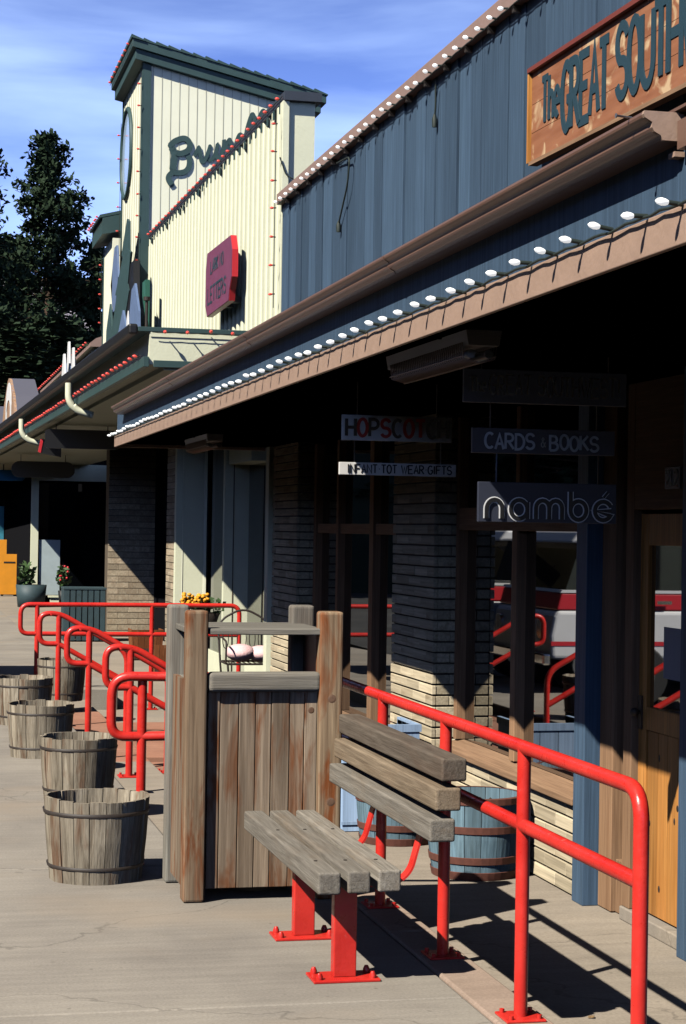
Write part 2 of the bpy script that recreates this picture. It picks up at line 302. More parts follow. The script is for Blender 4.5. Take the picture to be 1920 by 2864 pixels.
def tag(o, label=None, cat=None, group=None, kind=None):
    if label: o['label'] = label
    if cat: o['category'] = cat
    if group: o['group'] = group
    if kind: o['kind'] = kind
    return o
def thing(name, label, cat, loc=(0, 0, 0), group=None):
    o = bpy.data.objects.new(name, None); col.objects.link(o); o.location = loc; o.empty_display_size = .1
    return tag(o, label, cat, group)
def dup(root, loc, rz=0, scale=1, label=None, group=None):
    r = root.copy(); col.objects.link(r); r.location = loc; r.rotation_euler = (0, 0, rz); r.scale = (scale,)*3 if not isinstance(scale, tuple) else scale
    if label: r['label'] = label
    if group: r['group'] = group
    for ch in root.children:
        c = ch.copy(); col.objects.link(c); c.parent = r
        for g in ch.children: d = g.copy(); col.objects.link(d); d.parent = c
    return r
def bend(pts, rad=.06, n=6):
    """round the corners of a polyline"""
    P = [Vector(p) for p in pts]; out = [P[0]]
    for i in range(1, len(P)-1):
        a, b, c = P[i-1], P[i], P[i+1]; d1 = (a-b); d2 = (c-b); r = min(rad, d1.length*.5, d2.length*.5)
        s, e = b+d1.normalized()*r, b+d2.normalized()*r
        for k in range(n+1): t = k/n; out.append((1-t)**2*s+2*t*(1-t)*b+t*t*e)
    out.append(P[-1]); return out

# ------------------------------------------------------------------ lettering
def arc(cx, cy, rx, ry, a, b, n=12): return [(cx+rx*math.cos(R(a+(b-a)*i/n)), cy+ry*math.sin(R(a+(b-a)*i/n))) for i in range(n+1)]
G = {
 'T': [[(0, 1), (1, 1)], [(.5, 1), (.5, 0)]], 'I': [[(.5, 1), (.5, 0)]], 'H': [[(0, 1), (0, 0)], [(1, 1), (1, 0)], [(0, .5), (1, .5)]],
 'E': [[(1, 1), (0, 1), (0, 0), (1, 0)], [(0, .52), (.8, .52)]], 'F': [[(1, 1), (0, 1), (0, 0)], [(0, .52), (.8, .52)]],
 'A': [[(0, 0), (.5, 1), (1, 0)], [(.2, .36), (.8, .36)]], 'N': [[(0, 0), (0, 1), (1, 0), (1, 1)]], 'M': [[(0, 0), (.05, 1), (.5, .2), (.95, 1), (1, 0)]],
 'W': [[(0, 1), (.28, 0), (.5, .8), (.72, 0), (1, 1)]], 'O': [arc(.5, .5, .5, .5, 90, 450, 24)], 'C': [arc(.55, .5, .55, .5, 50, 310, 18)],
 'G': [arc(.55, .5, .55, .5, 50, 335, 18)+[(1.02, .45), (.6, .45)]], 'U': [[(0, 1), (0, .35)]+arc(.5, .35, .5, .35, 180, 360)+[(1, 1)]],
 'S': [arc(.5, .74, .46, .26, 20, 240, 12)+arc(.5, .25, .48, .25, 80, -160, 14)], 'D': [[(0, 0), (0, 1), (.3, 1)]+arc(.3, .5, .7, .5, 90, -90)+[(0, 0)]],
 'R': [[(0, 0), (0, 1), (.45, 1)]+arc(.45, .75, .45, .25, 90, -90, 8)+[(0, .5)], [(.35, .5), (1, 0)]], 'P': [[(0, 0), (0, 1), (.45, 1)]+arc(.45, .73, .5, .27, 90, -90, 8)+[(0, .46)]],
 'B': [[(0, 0), (0, 1), (.4, 1)]+arc(.4, .76, .42, .24, 90, -90, 8)+[(0, .52)], [(.4, .52)]+arc(.42, .26, .55, .26, 90, -90, 8)+[(0, 0)]], 'K': [[(0, 1), (0, 0)], [(.9, 1), (0, .42)], [(.25, .58), (1, 0)]],
 'h': [[(0, 1), (0, 0)], [(0, .35)]+arc(.4, .35, .4, .25, 180, 0, 8)+[(.8, 0)]], 'e': [[(.05, .32), (.85, .32)]+arc(.45, .32, .42, .3, 0, 300, 14)],
 'n': [[(0, 0), (0, .5)]+arc(.5, .5, .5, .5, 180, 0, 12)+[(1, 0)]], 'a': [arc(.5, .5, .5, .5, 0, 360, 24), [(1, .9), (1, 0)]],
 'm': [[(0, 0), (0, .6)]+arc(.27, .6, .27, .4, 180, 0, 8)+[(.54, 0)], [(.54, .6)]+arc(.8, .6, .26, .4, 180, 0, 8)+[(1.06, 0)]],
 'b': [[(0, 1.5), (0, .5)], arc(.5, .5, .5, .5, 0, 360, 24)], '1': [[(.3, .8), (.5, 1), (.5, 0)]], '2': [arc(.5, .72, .45, .28, 160, -30, 10)+[(.05, 0), (1, 0)]],
 '&': [[(1, 0), (.25, .75)]+arc(.42, .8, .2, .18, 180, 0, 8)+[(.1, .35)]+arc(.4, .22, .32, .22, 160, 350, 8)+[(.95, .5)]], '!': [[(.5, 1), (.5, .3)], [(.5, .1), (.5, 0)]],
 '.': [[(.35, .5), (.65, .5)]], ' ': [], "'": [[(.5, 1), (.4, .75)]], 'Q': [arc(.5, .5, .5, .5, 90, 450, 24), [(.6, .25), (1, -.05)]], 'L': [[(0, 1), (0, 0), (1, 0)]],
 'o': [arc(.45, .3, .42, .3, 0, 360, 16)], 'k': [[(0, 1), (0, 0)], [(.7, .6), (0, .25)], [(.2, .35), (.8, 0)]], 'r': [[(0, .6), (0, 0)], [(0, .4)]+arc(.35, .35, .35, .25, 180, 40, 6)],
 's': [arc(.42, .46, .33, .14, 20, 240, 8)+arc(.42, .16, .36, .16, 80, -160, 8)], 'y': [[(0, .6), (.4, 0)], [(.8, .6), (.2, -.3)]],
}
_k = [0]
def ribbon(mb, pts, wd, O, U, V, Nn, th):
    """flat stroke of width wd along 2-D pts on plane O+U,V, th thick towards Nn"""
    P = [Vector((p[0], p[1])) for p in pts]; n = len(P)
    if n < 2: return
    closed = (P[0]-P[-1]).length < 1e-5
    Lf, Rt = [], []
    for i in range(n):
        a = P[i-1] if i > 0 else (P[-2] if closed else P[0]); c = P[i+1] if i < n-1 else (P[1] if closed else P[-1]); b = P[i]
        d1 = (b-a) if (b-a).length > 1e-7 else (c-b); d2 = (c-b) if (c-b).length > 1e-7 else d1
        d1 = d1.normalized(); d2 = d2.normalized(); n1 = Vector((-d1.y, d1.x)); n2 = Vector((-d2.y, d2.x)); m = n1+n2
        m = n1 if m.length < .2 else m.normalized(); k = min(1/max(.45, m.dot(n1)), 1.6)*wd/2
        Lf.append(b+m*k); Rt.append(b-m*k)
    _k[0] = (_k[0]+1) % 12; h = th+_k[0]*.00025
    W = lambda p, z: O+U*p.x+V*p.y+Nn*z
    st_ = .0004 if th > .01 else .00001
    vs = []
    for i_, (a, b) in enumerate(zip(Lf, Rt)): vs += [W(a, h+i_*st_), W(b, h+i_*st_), W(b, 0), W(a, 0)]
    fs = []
    for i in range(n-1):
        o, q = i*4, i*4+4
        fs += [(o, o+1, q+1, q), (o+1, o+2, q+2, q+1), (o+2, o+3, q+3, q+2), (o+3, o, q, q+3)]
    if not closed: fs += [(0, 3, 2, 1), (n*4-4, n*4-3, n*4-2, n*4-1)]
    mb.add(vs, fs, .5)
WID = {'I': .35, 'h': .75, 'e': .75, 'n': 1, 'm': 1.1, '1': .5, '.': .4, ' ': .5, '!': .4, "'": .3, 'W': 1.35, 'M': 1.2, 's': .7, 'r': .6}
def text(mb, s, O, U, V, Nn, width, height, sw, th=.004, gap=.35, jit=0, mbs=None):
    O, U, V, Nn = Vector(O), Vector(U), Vector(V), Vector(Nn)
    tot = sum(WID.get(c, 1) for c in s)+gap*(len(s)-1); k = width/tot; x = 0
    for i, c in enumerate(s):
        wc = WID.get(c, 1); gw = wc if c not in 'ha e' else wc/.85
        tgt = mbs(i) if mbs else mb; jy = random.uniform(-jit, jit)*height
        for st in G.get(c, []): ribbon(tgt, [((x+p[0]*gw)*k, p[1]*height+jy) for p in st], sw, O, U, V, Nn, th)
        x += wc+gap

YV = lambda s: Vector((0, s, 0)); ZV = Vector((0, 0, 1)); XV = Vector((1, 0, 0))
# ------------------------------------------------------------------ ground
def struct(name, mb, m, **k): o = mb.build(name, m, **k); o['kind'] = 'structure'; return o
g = MB(); g.box(-900, 900, -300, 1500, -1.2, -.60); struct('ground', g, 'earth')
g = MB(); g.box(-9.5, .1, -20, 120, -.59, -.14); struct('street', g, 'asphalt')
# upper walkway (kerb-high slab), its opening at the steps, and the slope beyond
g = MB(); g.box(.1, 1.972, -4, 3.45, -.5, 0); g.box(.1, 1.972, 3.456, 6.45, -.5, 0); g.box(.1, 1.972, 6.456, 9.2, -.5, 0); g.box(.1, 1.40, 9.2, 19.3, -.5, 0)
g.hexa([(.1, 19.3, -.7), (2.17, 19.3, -.7), (2.17, 33, -.7), (.1, 33, -.7)], [(.1, 19.3, 0), (2.17, 19.3, 0), (2.17, 33, -.26), (.1, 33, -.26)])
g.box(.1, 2.17, 33, 90, -.7, -.26)
struct('walkway', g, 'walk', bevel=.012)
g = MB()
ys = [-4, -1.6, .8, 3.2, 5.35, 7.55, 9.2]
for a, b in zip(ys[:-1], ys[1:]): g.box(1.98, 2.17, a+.003, b-.003, -.5, .002)
struct('kerb_coping', g, 'coping', bevel=.01)
g = MB(); g.box(2.172, 12, -4, 19.3, -.5, -.215); g.box(1.85, 2.172, 9.205, 14.2, -.5, -.2155); g.box(1.85, 2.172, 18.0, 19.3, -.5, -.2155)
g.hexa([(2.172, 19.3, -.7), (12, 19.3, -.7), (12, 33, -.7), (2.172, 33, -.7)], [(2.172, 19.3, -.215), (12, 19.3, -.215), (12, 33, -.27), (2.172, 33, -.27)])
g.box(2.172, 12, 33, 90, -.7, -.27)
struct('lower_walkway', g, 'walk2')
g = MB()
for a, b, mm in [(9.205, 14.2, 0), (18.0, 19.295, 0)]: g.box(1.405, 1.85, a, b, -.5, -.11)
struct('concrete_steps', g, 'walk2', bevel=.01)
g = MB(); g.box(1.40, 1.85, 14.2, 18.0, -.5, -.105); g.box(1.85, 2.9, 15.3, 18.0, -.5, -.209); g.box(1.85, 2.5, 14.2, 14.95, -.5, -.209); struct('terracotta_steps', g, 'terra', bevel=.01)

# ------------------------------------------------------------------ shop building A (blue, right)
A = thing('shop_building', 'blue board shop with brick pier, tan trimmed canopy and dark windows', 'shop', (3.4, 9, -.215))
def bricks(mb, core, face, u0, u1, z0, z1, at0, d, course=.068, ln=.31, far=None):
    """face 'x': faces -X at x=at0, runs u along Y; face 'y': faces -Y at y=at0, runs u along X. d = depth behind"""
    z = z0; r = 0
    while z < z1-.01:
        h = min(course, z1-z); u = u0-(ln*.5 if r % 2 else 0); 
        while u < u1-.004:
            a, b = max(u, u0), min(u+ln, u1)
            if b-a > .02:
                j = random.uniform(0, .004); e = .004 if a > u0 else 0; 
                if face == 'x': mb.box(at0+j, at0+d, a+e, b, z+.011, z+h, None)
                else: mb.box(a+e, b, at0+j, at0+d, z+.011, z+h, None)
            u += ln
        z += h; r += 1
fz = -.215
pm = MB(); bricks(pm, None, 'x', 11.60, 12.64, fz, 2.40, 3.295, .03); bricks(pm, None, 'y', 3.327, 3.60, fz, 2.40, 11.602, .03, ln=.17)
pier = pm.build('brick_pier', 'brick', A, bevel=.003, seg=1); pier['label'] = 'tan brick pier with a sunlit foot and a shaded top'
B(3.315, 3.62, 11.622, 12.63, fz, 2.40).build('mortar', 'mortar', pier)
pm = MB(); bricks(pm, None, 'x', 15.9, 17.0, fz, 2.40, 3.295, .03); bricks(pm, None, 'y', 3.327, 3.62, fz, 2.40, 15.902, .03, ln=.17)
pier = pm.build('brick_pier', 'brick', A, bevel=.003, seg=1); pier['label'] = 'far brick pier beside the cream post'
B(3.315, 3.62, 15.922, 16.99, fz, 2.40).build('mortar', 'mortar', pier)
pm = MB(); bricks(pm, None, 'x', 9.14, 11.6, fz, .262, 3.375, .04, course=.079, ln=.33); pm.build('brick_base', 'brick', A, bevel=.003, seg=1); pm = MB(); bricks(pm, None, 'x', 12.645, 15.895, fz, .13, 3.395, .04, course=.079, ln=.33)
pm.build('brick_base', 'brick', A, bevel=.003, seg=1)
B(3.398, 3.48, 9.14, 11.6, fz, .258).build('base_mortar', 'mortar', A); B(3.415, 3.48, 12.645, 15.895, fz, .128).build('base_mortar', 'mortar', A)
# sills
s = MB(); s.hexa([(3.345, 9.14, .262), (3.50, 9.14, .262), (3.50, 11.6, .262), (3.345, 11.6, .262)], [(3.345, 9.14, .30), (3.50, 9.14, .335), (3.50, 11.6, .335), (3.345, 11.6, .30)])
s.build('window_sill', 'frame_y', A, bevel=.006)
B(3.37, 3.50, 12.645, 15.895, .13, .19).build('window_sill', 'frame_y', A, bevel=.006)
# dark interior mass behind the glass
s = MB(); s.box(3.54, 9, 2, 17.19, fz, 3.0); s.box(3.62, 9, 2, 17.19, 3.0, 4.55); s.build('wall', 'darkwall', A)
def window(y0, y1, z0, z1, name='window_pane', x=3.50):
    o = B(x, x+.012, y0, y1, z0, z1).build(name, 'glass', A); return o
window(9.14, 11.58, .335, 1.66); window(9.14, 11.58, 1.80, 2.36); window(12.66, 15.88, .19, 1.62); window(12.66, 15.88, 1.70, 2.36)
f = MB(); f.box(3.44, 3.515, 11.535, 11.595, .335, 2.38); f.box(3.44, 3.53, 10.37, 10.46, .335, 1.66); f.box(3.455, 3.53, 10.38, 10.45, 1.80, 2.38)
f.build('window_post', 'frame_z', A, bevel=.004)
f = MB(); f.box(3.44, 3.53, 9.14, 11.53, 1.66, 1.80); f.box(3.46, 3.53, 12.70, 15.85, 1.62, 1.70); f.build('transom_bar', 'frame_y', A, bevel=.004)
f = MB(); f.box(3.44, 3.53, 13.78, 13.90, .19, 2.38); f.box(3.44, 3.53, 15.80, 15.89, .19, 2.38); f.box(3.44, 3.53, 12.65, 12.70, .19, 2.38); f.box(3.44, 3.53, 14.95, 15.02, .19, 2.38)
f.build('window_post', 'frame_z', A, bevel=.004)
# blue posts and door bay
f = MB(); f.box(3.35, 3.47, 8.98, 9.135, fz, 2.40); o = f.build('blue_post', 'blue_z', A, bevel=.004)
f = MB(); f.box(3.37, 3.47, 7.72, 7.845, fz, 2.40); f.build('blue_post', 'blue_z', A, bevel=.004)
f = MB(); f.box(3.43, 3.56, 8.80, 8.975, -.21, 2.38); f.box(3.455, 3.56, 8.66, 8.80, -.21, .05); f.build('sidelight_frame', 'frame_z', A, bevel=.004)
B(3.44, 3.53, 7.847, 7.904, -.149, 2.38).build('door_jamb', 'frame_z', A)
f = MB(); f.box(3.49, 3.50, 8.665, 8.795, .05, 1.9); f.build('window_pane', 'glass', A)
f = MB(); f.box(3.43, 3.56, 8.56, 8.66, -.149, 2.38); f.build('door_jamb', 'frame_z', A, bevel=.004)
f = MB(); f.box(3.43, 3.6, 7.905, 8.56, 1.77, 2.38); f.build('door_header', 'frame_y', A, bevel=.004)
f = MB(); f.box(3.42, 3.62, 7.905, 8.66, fz, -.15); f.build('threshold', 'walk2', A, bevel=.006)
door = MB()
yy = 7.99
for wd in (.1, .12, .11, .13): door.box(3.472, 3.51, yy+.002, min(yy+wd, 8.46), -.14, .72); yy += wd
door.box(3.465, 3.51, 7.91, 7.985, -.14, 1.75); door.box(3.465, 3.51, 8.462, 8.555, -.14, 1.75)
door.box(3.467, 3.51, 7.985, 8.462, .722, .83); door.box(3.467, 3.51, 7.985, 8.462, 1.60, 1.75)
dr = door.build('door', 'pine', A, bevel=.003); dr['label'] = 'orange knotty pine door with a tall glass pane'
B(3.485, 3.495, 7.985, 8.462, .83, 1.60).build('door_pane', 'glass', dr)
B(3.4825, 3.4845, 8.10, 8.30, .98, 1.22).build('paper_notice', mat('grey_paper', (.35, .35, .38), .7), dr)
k = MB(); k.ball((3.43, 8.52, .80), .022, .022, .022); k.box(3.455, 3.466, 8.50, 8.54, .72, .88); k.tube([(3.44, 8.52, .80), (3.466, 8.52, .80)], .009); k.build('door_knob', 'iron', dr)
k = MB()
random.seed(3)
for i in range(7):
    y, z = random.uniform(8.03, 8.42), random.uniform(-.05, .66); k.ball((3.4715, y, z), .0012, random.uniform(.008, .014), random.uniform(.010, .022), 8, 4)
k.build('wood_knot', 'iron', dr)
# wall beyond the door, behind the frame edge
f = MB(); f.box(3.42, 3.54, 2, 7.72, fz, 2.4); f.build('wall_panel', 'blue_z', A)
# canopy
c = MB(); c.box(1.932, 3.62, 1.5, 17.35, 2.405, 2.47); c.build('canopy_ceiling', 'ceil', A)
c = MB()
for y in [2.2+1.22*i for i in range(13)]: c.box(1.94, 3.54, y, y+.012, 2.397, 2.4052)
c.build('ceiling_batten', 'ceil', A)
c = MB(); c.hexa([(1.88, 1.5, 2.718), (3.42, 1.5, 2.718), (3.42, 17.2, 2.718), (1.88, 17.2, 2.718)], [(1.88, 1.5, 2.726), (3.42, 1.5, 2.95), (3.42, 17.2, 2.95), (1.88, 17.2, 2.726)])
c.build('canopy_roof', 'brown', A)
c = MB(); c.box(1.910, 1.930, 1.5, 17.4, 2.403, 2.692); c.box(1.955, 3.4, 17.36, 17.40, 2.41, 2.66); c.build('fascia_board', 'blue_z', A)
c = MB(); c.box(1.890, 1.909, 1.5, 17.42, 2.379, 2.478); c.box(1.890, 3.3, 17.421, 17.445, 2.379, 2.478); c.build('fascia_trim', 'tan', A, bevel=.003)
c = MB(); c.box(1.880, 1.909, 1.5, 4.44, 2.618, 2.69); c.build('eave_board', 'brown', A)
ou = [(1.812, 2.706), (1.806, 2.714), (1.799, 2.713), (1.797, 2.705), (1.800, 2.698), (1.810, 2.693), (1.822, 2.690), (1.832, 2.686), (1.836, 2.680), (1.833, 2.673), (1.832, 2.667), (1.838, 2.660), (1.850, 2.655), (1.862, 2.652), (1.872, 2.648), (1.877, 2.642), (1.880, 2.636), (1.951, 2.636)]
ou = [(1.797+(x-1.797)*.60 if x < 1.9 else 1.909, 2.645+(z-2.636)*.9) for x, z in ou]
inn = [(x+.004, z+.004) for x, z in ou[3:-1]][::-1]
c = MB(); c.prism(ou+[(1.909, 2.712), (1.905, 2.712), (1.905, 2.649)]+inn, 1, 4.47, 16.9); gut = c.build('gutter', 'brown', A)
c = MB(); c.prism([(1.798, 2.715), (1.795, 2.706), (1.799, 2.698), (1.819, 2.687), (1.818, 2.674), (1.825, 2.664), (1.842, 2.655), (1.848, 2.643), (1.9088, 2.643), (1.9088, 2.715)], 1, 4.455, 4.469); c.build('end_cap', 'tan', gut)
c = MB()
for y in (5.0, 6.2, 7.4, 8.6, 9.8, 11, 12.2, 13.4, 14.6, 15.8): c.tube([(1.801, y, 2.706), (1.907, y, 2.706)], .004, 6)
c.build('gutter_tie', 'metal', gut)
for y in (7.1, 10.2, 13.3): B(1.7955, 1.7968, y, y+.03, 2.70, 2.712).build('gutter_seam', 'brown', gut); c = MB(); c.prism([(x-.0018, z-.0018) for x, z in ou[3:-1]]+[(x+.002, z+.002) for x, z in ou[3:-1]][::-1], 1, y, y+.022); c.build('gutter_seam', 'brown', gut)
c = MB(); c.tube([(1.757, 4.55, 2.719), (1.760, 4.55, 2.719), (1.7601, 4.55, 2.719), (1.805, 4.56, 2.718)], [.006, .006, .003, .003], 8); c.build('gutter_spike', 'metal', gut)
B(1.882, 1.909, 4.46, 4.50, 2.605, 2.618).build('rafter_tail', 'tan', A)
# parapet of vertical boards
p = MB(); y = 5.0; random.seed(11)
while y < 17.2:
    wd = random.choice([.235, .285, .285, .33, .33]); y1 = min(y+wd, 17.2); j = random.choice([0, 0, .004, .010, .014])
    p.box(3.385+j, 3.45, y+random.choice([.002, .004, .009, .012]), y1, 2.9, 4.652); y = y1
p.build('parapet_board', 'blue_z', A)
B(3.425, 3.62, 5, 17.195, 2.9, 4.63).build('parapet_backing', 'black', A)
c = MB(); c.box(3.335, 3.64, 4.5, 17.25, 4.655, 4.755); c.build('parapet_cap', 'captan', A, bevel=.004)
c = MB()
for i in range(26): 
    y = 5.1+i*.47; c.box(3.342, 3.384, y, y+.035, 4.615, 4.654)
c.build('cap_bracket', 'iron', A)

# ------------------------------------------------------------------ bulb strings
def string(name, label, pts, n, out, mat_b, cat='string lights', group=None, droop=.005, r=.0145, ln=.03, stick=.04):
    """pts: polyline; n bulbs along it; out: unit direction the bulbs point"""
    P = [Vector(p) for p in pts]; t = thing(name, label, cat, P[0], group); out = Vector(out).normalized()
    seg = [(P[i+1]-P[i]).length for i in range(len(P)-1)]; tot = sum(seg)
    def at(s):
        for i, q in enumerate(seg):
            if s <= q or i == len(seg)-1: return P[i].lerp(P[i+1], min(1, s/q))
            s -= q
    cp = []; 
    for i in range(n*4+1):
        q = at(tot*i/(n*4)); cp.append(q+out*.012+Vector((0, 0, -droop*abs(math.sin(math.pi*i/4))*random.uniform(.4, 1.6))))
    MB().tube(cp, .0042, 6).build('cord', 'cord', t)
    sk = MB()
    for i in range(n):
        q = at(tot*(i+.5)/n)+Vector((0, random.uniform(-.012, .012), random.uniform(-.005, .005)))
        d = (out+Vector((random.uniform(-.12, .12), random.uniform(-.18, .18), random.uniform(-.12, .12)))).normalized()
        sk.tube([q, q+d*stick], .0065, 7)
        mb = MB(); e = q+d*(stick+ln*.75)
        prof = [(0, .45), (.25, .85), (.55, 1), (.85, .7), (1, .15)]
        mb.tube([q+d*(stick-.003)+d*(ln*1.35*a) for a, _ in prof], [r*b for _, b in prof], 8); mb.build('bulb', mat_b, t)
    sk.build('socket', 'cord', t); return t
random.seed(5)
string('bulb_string', 'string of white bulbs along the top of the tan canopy trim', [(1.888, 4.3, 2.481), (1.888, 17.45, 2.481)], 56, (-1, 0, .05), 'bulb', r=.0105, ln=.028)
string('bulb_string', 'string of white bulbs under the brown cap of the blue parapet', [(3.345, 9.3, 4.652), (3.345, 17.2, 4.652)], 34, (-1, 0, .05), 'bulb', r=.014, ln=.025)

# ------------------------------------------------------------------ building B (cream, beyond)
Bd = thing('cream_building', 'cream building with slant roofed tower, ribbed parapet and dark green trim', 'building', (3.4, 24, -.26))
cx = lambda y: 2.17-.0145*(y-17.7)
# ribbed parapet
p = MB(); p.hexa([(3.45, 17.31, 3.3), (3.7, 17.31, 3.3), (3.7, 27.28, 3.3), (3.45, 27.28, 3.3)], [(3.45, 17.31, 5.65), (3.7, 17.31, 5.65), (3.7, 27.28, 5.81), (3.45, 27.28, 5.81)]); p.build('parapet_wall', 'cream', Bd)
p = MB(); y = 17.55
while y < 27.2: p.prism([(3.451, y), (3.412, y+.004), (3.400, y+.02), (3.400, y+.09), (3.412, y+.11), (3.451, y+.114)], 2, 3.3, 5.635+(y-17.3)*.016); y += .26
p.build('batten', 'cream', Bd)
B(3.385, 3.449, 17.27, 17.40, 3.3, 5.635).build('corner_board', 'cream', Bd, bevel=.004)
p = MB(); p.hexa([(3.396, 17.24, 5.637), (3.75, 17.24, 5.637), (3.75, 27.24, 5.80), (3.396, 27.24, 5.80)], [(3.396, 17.24, 5.722), (3.75, 17.24, 5.722), (3.75, 27.24, 5.885), (3.396, 27.24, 5.885)]); p.build('parapet_cap', 'capdark', Bd)
p = MB(); y = 17.4
while y < 27.2: p.box(3.390, 3.399, y+.03, y+.09, 5.55+(y-17.3)*.016, 5.632+(y-17.3)*.016); y += .315
p.build('cap_bracket', 'dgreen', Bd)
# tower
tw = MB(); 
x = 3.30
tw.prism([(3.30, 3.3), (5.76, 3.3), (5.76, 7.87), (3.30, 8.40)], 1, 27.30, 29.9); tw.build('tower_wall', 'cream2', Bd)
p = MB()
for i in range(1, 19):
    xx = 3.30+i*.129; zt = 8.40-(xx-3.3)*.2155; p.box(xx, xx+.008, 27.2945, 27.2985, 5.0, zt-.02)
for i in range(1, 9): yy = 27.4+i*.28; p.box(3.292, 3.2985, yy, yy+.008, 3.4, 8.38)
p.build('board_groove', 'groove', Bd)
p = MB(); p.box(3.285, 3.40, 27.27, 27.289, 3.3, 8.36); p.box(3.275, 3.289, 27.28, 27.38, 3.3, 8.36); p.box(3.28, 3.2915, 29.82, 29.9, 3.3, 8.36); p.build('corner_trim', 'dgreen', Bd)
B(5.70, 5.765, 27.27, 27.291, 5.0, 7.9).build('corner_board', 'cream', Bd)
rf = MB(); sl = lambda xx: 8.72-(xx-3.0)*.222
for (xa, xb, ya, yb, t0, t1) in [(3.16, 5.90, 27.20, 29.95, -.30, -.15), (3.11, 5.97, 27.15, 30.0, -.148, -.02)]:
    rf.prism([(xa, sl(xa)+t0), (xb, sl(xb)+t0), (xb, sl(xb)+t1), (xa, sl(xa)+t1)], 1, ya, yb)
rf.build('tower_fascia', 'dgreen', Bd, bevel=.005)
rf = MB()
for i in range(16):
    xa = 3.09+i*.180; rf.prism([(xa, sl(xa)-.028), (xa+.2, sl(xa+.2)-.028), (xa+.2, sl(xa+.2)-.012), (xa, sl(xa)+.020)], 1, 27.13+random.uniform(-.01, .01), 30.02)
rf.build('shingle_roof', 'dgreen', Bd)
ov = MB(); ov.tube([(3.285, 29.22+.66*math.cos(a), 7.40+.68*math.sin(a)) for a in [2*math.pi*i/40 for i in range(41)]], .04, 8, False); wn = ov.build('oval_window', 'dgreen', Bd)
ov = MB(); vs = [(3.284, 29.22+.65*math.cos(2*math.pi*i/40), 7.40+.67*math.sin(2*math.pi*i/40)) for i in range(40)]; ov.add(vs, [tuple(range(40))]); M_['mirror'] = mat('pale_mirror_glass', (.45, .6, .8), .12, spec=.9); ov.build('window_pane', 'mirror', wn)
# lower gabled tower beyond
p = MB(); p.box(3.2, 5, 30.25, 31.6, 3.3, 6.25); p.build('side_tower_wall', 'cream2', Bd)
p = MB(); p.box(3.185, 3.199, 31.52, 31.6, 3.4, 6.25); p.build('corner_trim', 'dgreen', Bd)
p = MB(); p.prism([(3.03, 6.30), (4.2, 6.55), (5.3, 6.30), (5.3, 6.50), (4.2, 6.86), (3.03, 6.56)], 1, 30.24, 31.9); p.build('side_tower_roof', 'dgreen', Bd)
p = MB(); p.prism([(2.99, 6.562), (4.2, 6.865), (4.2, 6.92), (2.99, 6.61)], 1, 30.24, 31.95); p.build('shingle_roof', 'dgreen', Bd)
# low ribbed parapet beyond
p = MB(); p.box(3.33, 3.6, 33.8, 49.3, 3.5, 4.83); p.build('low_parapet', 'cream', Bd)
p = MB(); y = 33.9
while y < 49: p.box(3.28, 3.329, y, y+.14, 3.5, 4.80); y += .33
p.build('batten', 'cream', Bd)
p = MB(); p.prism([(3.2, 4.83), (3.65, 4.83), (3.65, 5.1), (3.3, 4.98), (3.2, 4.90)], 1, 33.7, 49.4); p.build('parapet_cap', 'captan', Bd)
# canopy B: long, turned slightly with the street
def slab(mb, xa, xb, ya, yb, za, zb):   # xa/xb offsets from the canopy edge line
    mb.hexa([(cx(ya)+xa, ya, za), (cx(ya)+xb, ya, za), (cx(yb)+xb, yb, za), (cx(yb)+xa, yb, za)], [(cx(ya)+xa, ya, zb), (cx(ya)+xb, ya, zb), (cx(yb)+xb, yb, zb), (cx(yb)+xa, yb, zb)])
Y0, Y1 = 17.62, 62
p = MB(); slab(p, .05, 2.6, Y0, Y1, 3.165, 3.47); p.build('canopy_body', 'cream', Bd)
p = MB(); slab(p, -.06, 2.6, Y0-.014, Y1, 3.471, 3.515); p.build('canopy_top_trim', 'dgreen', Bd, bevel=.004)
p = MB(); slab(p, -.15, -.062, Y0-.02, Y1, 3.44, 3.54); p.build('canopy_gutter', 'black', Bd, bevel=.02)
p = MB(); slab(p, -.01, .045, Y0-.03, Y1, 3.14, 3.235); p.box(2.26, 3.3, Y0-.02, Y0-.002, 3.14, 3.205); p.build('canopy_lower_trim', 'dgreen', Bd, bevel=.004)
p = MB(); slab(p, .20, 2.6, Y0+.05, Y1, 3.12, 3.164); p.build('canopy_soffit', 'cream', Bd)
B(2.23, 3.3, Y0-.010, Y0-.001, 3.425, 3.468).build('canopy_end_moulding', 'cream', Bd)
def spout(y, z0, z1):
    t = MB(); x = cx(y)-.12; t.tube(bend([(x, y, z0), (x, y, z1+.12), (x+.10, y, z1), (x+.30, y, z1-.05)], .09), .045, 8); return t
spout(23.4, 3.40, 3.06).build('downspout', 'cream', Bd); spout(31, 3.36, 3.02).build('downspout', 'cream', Bd)
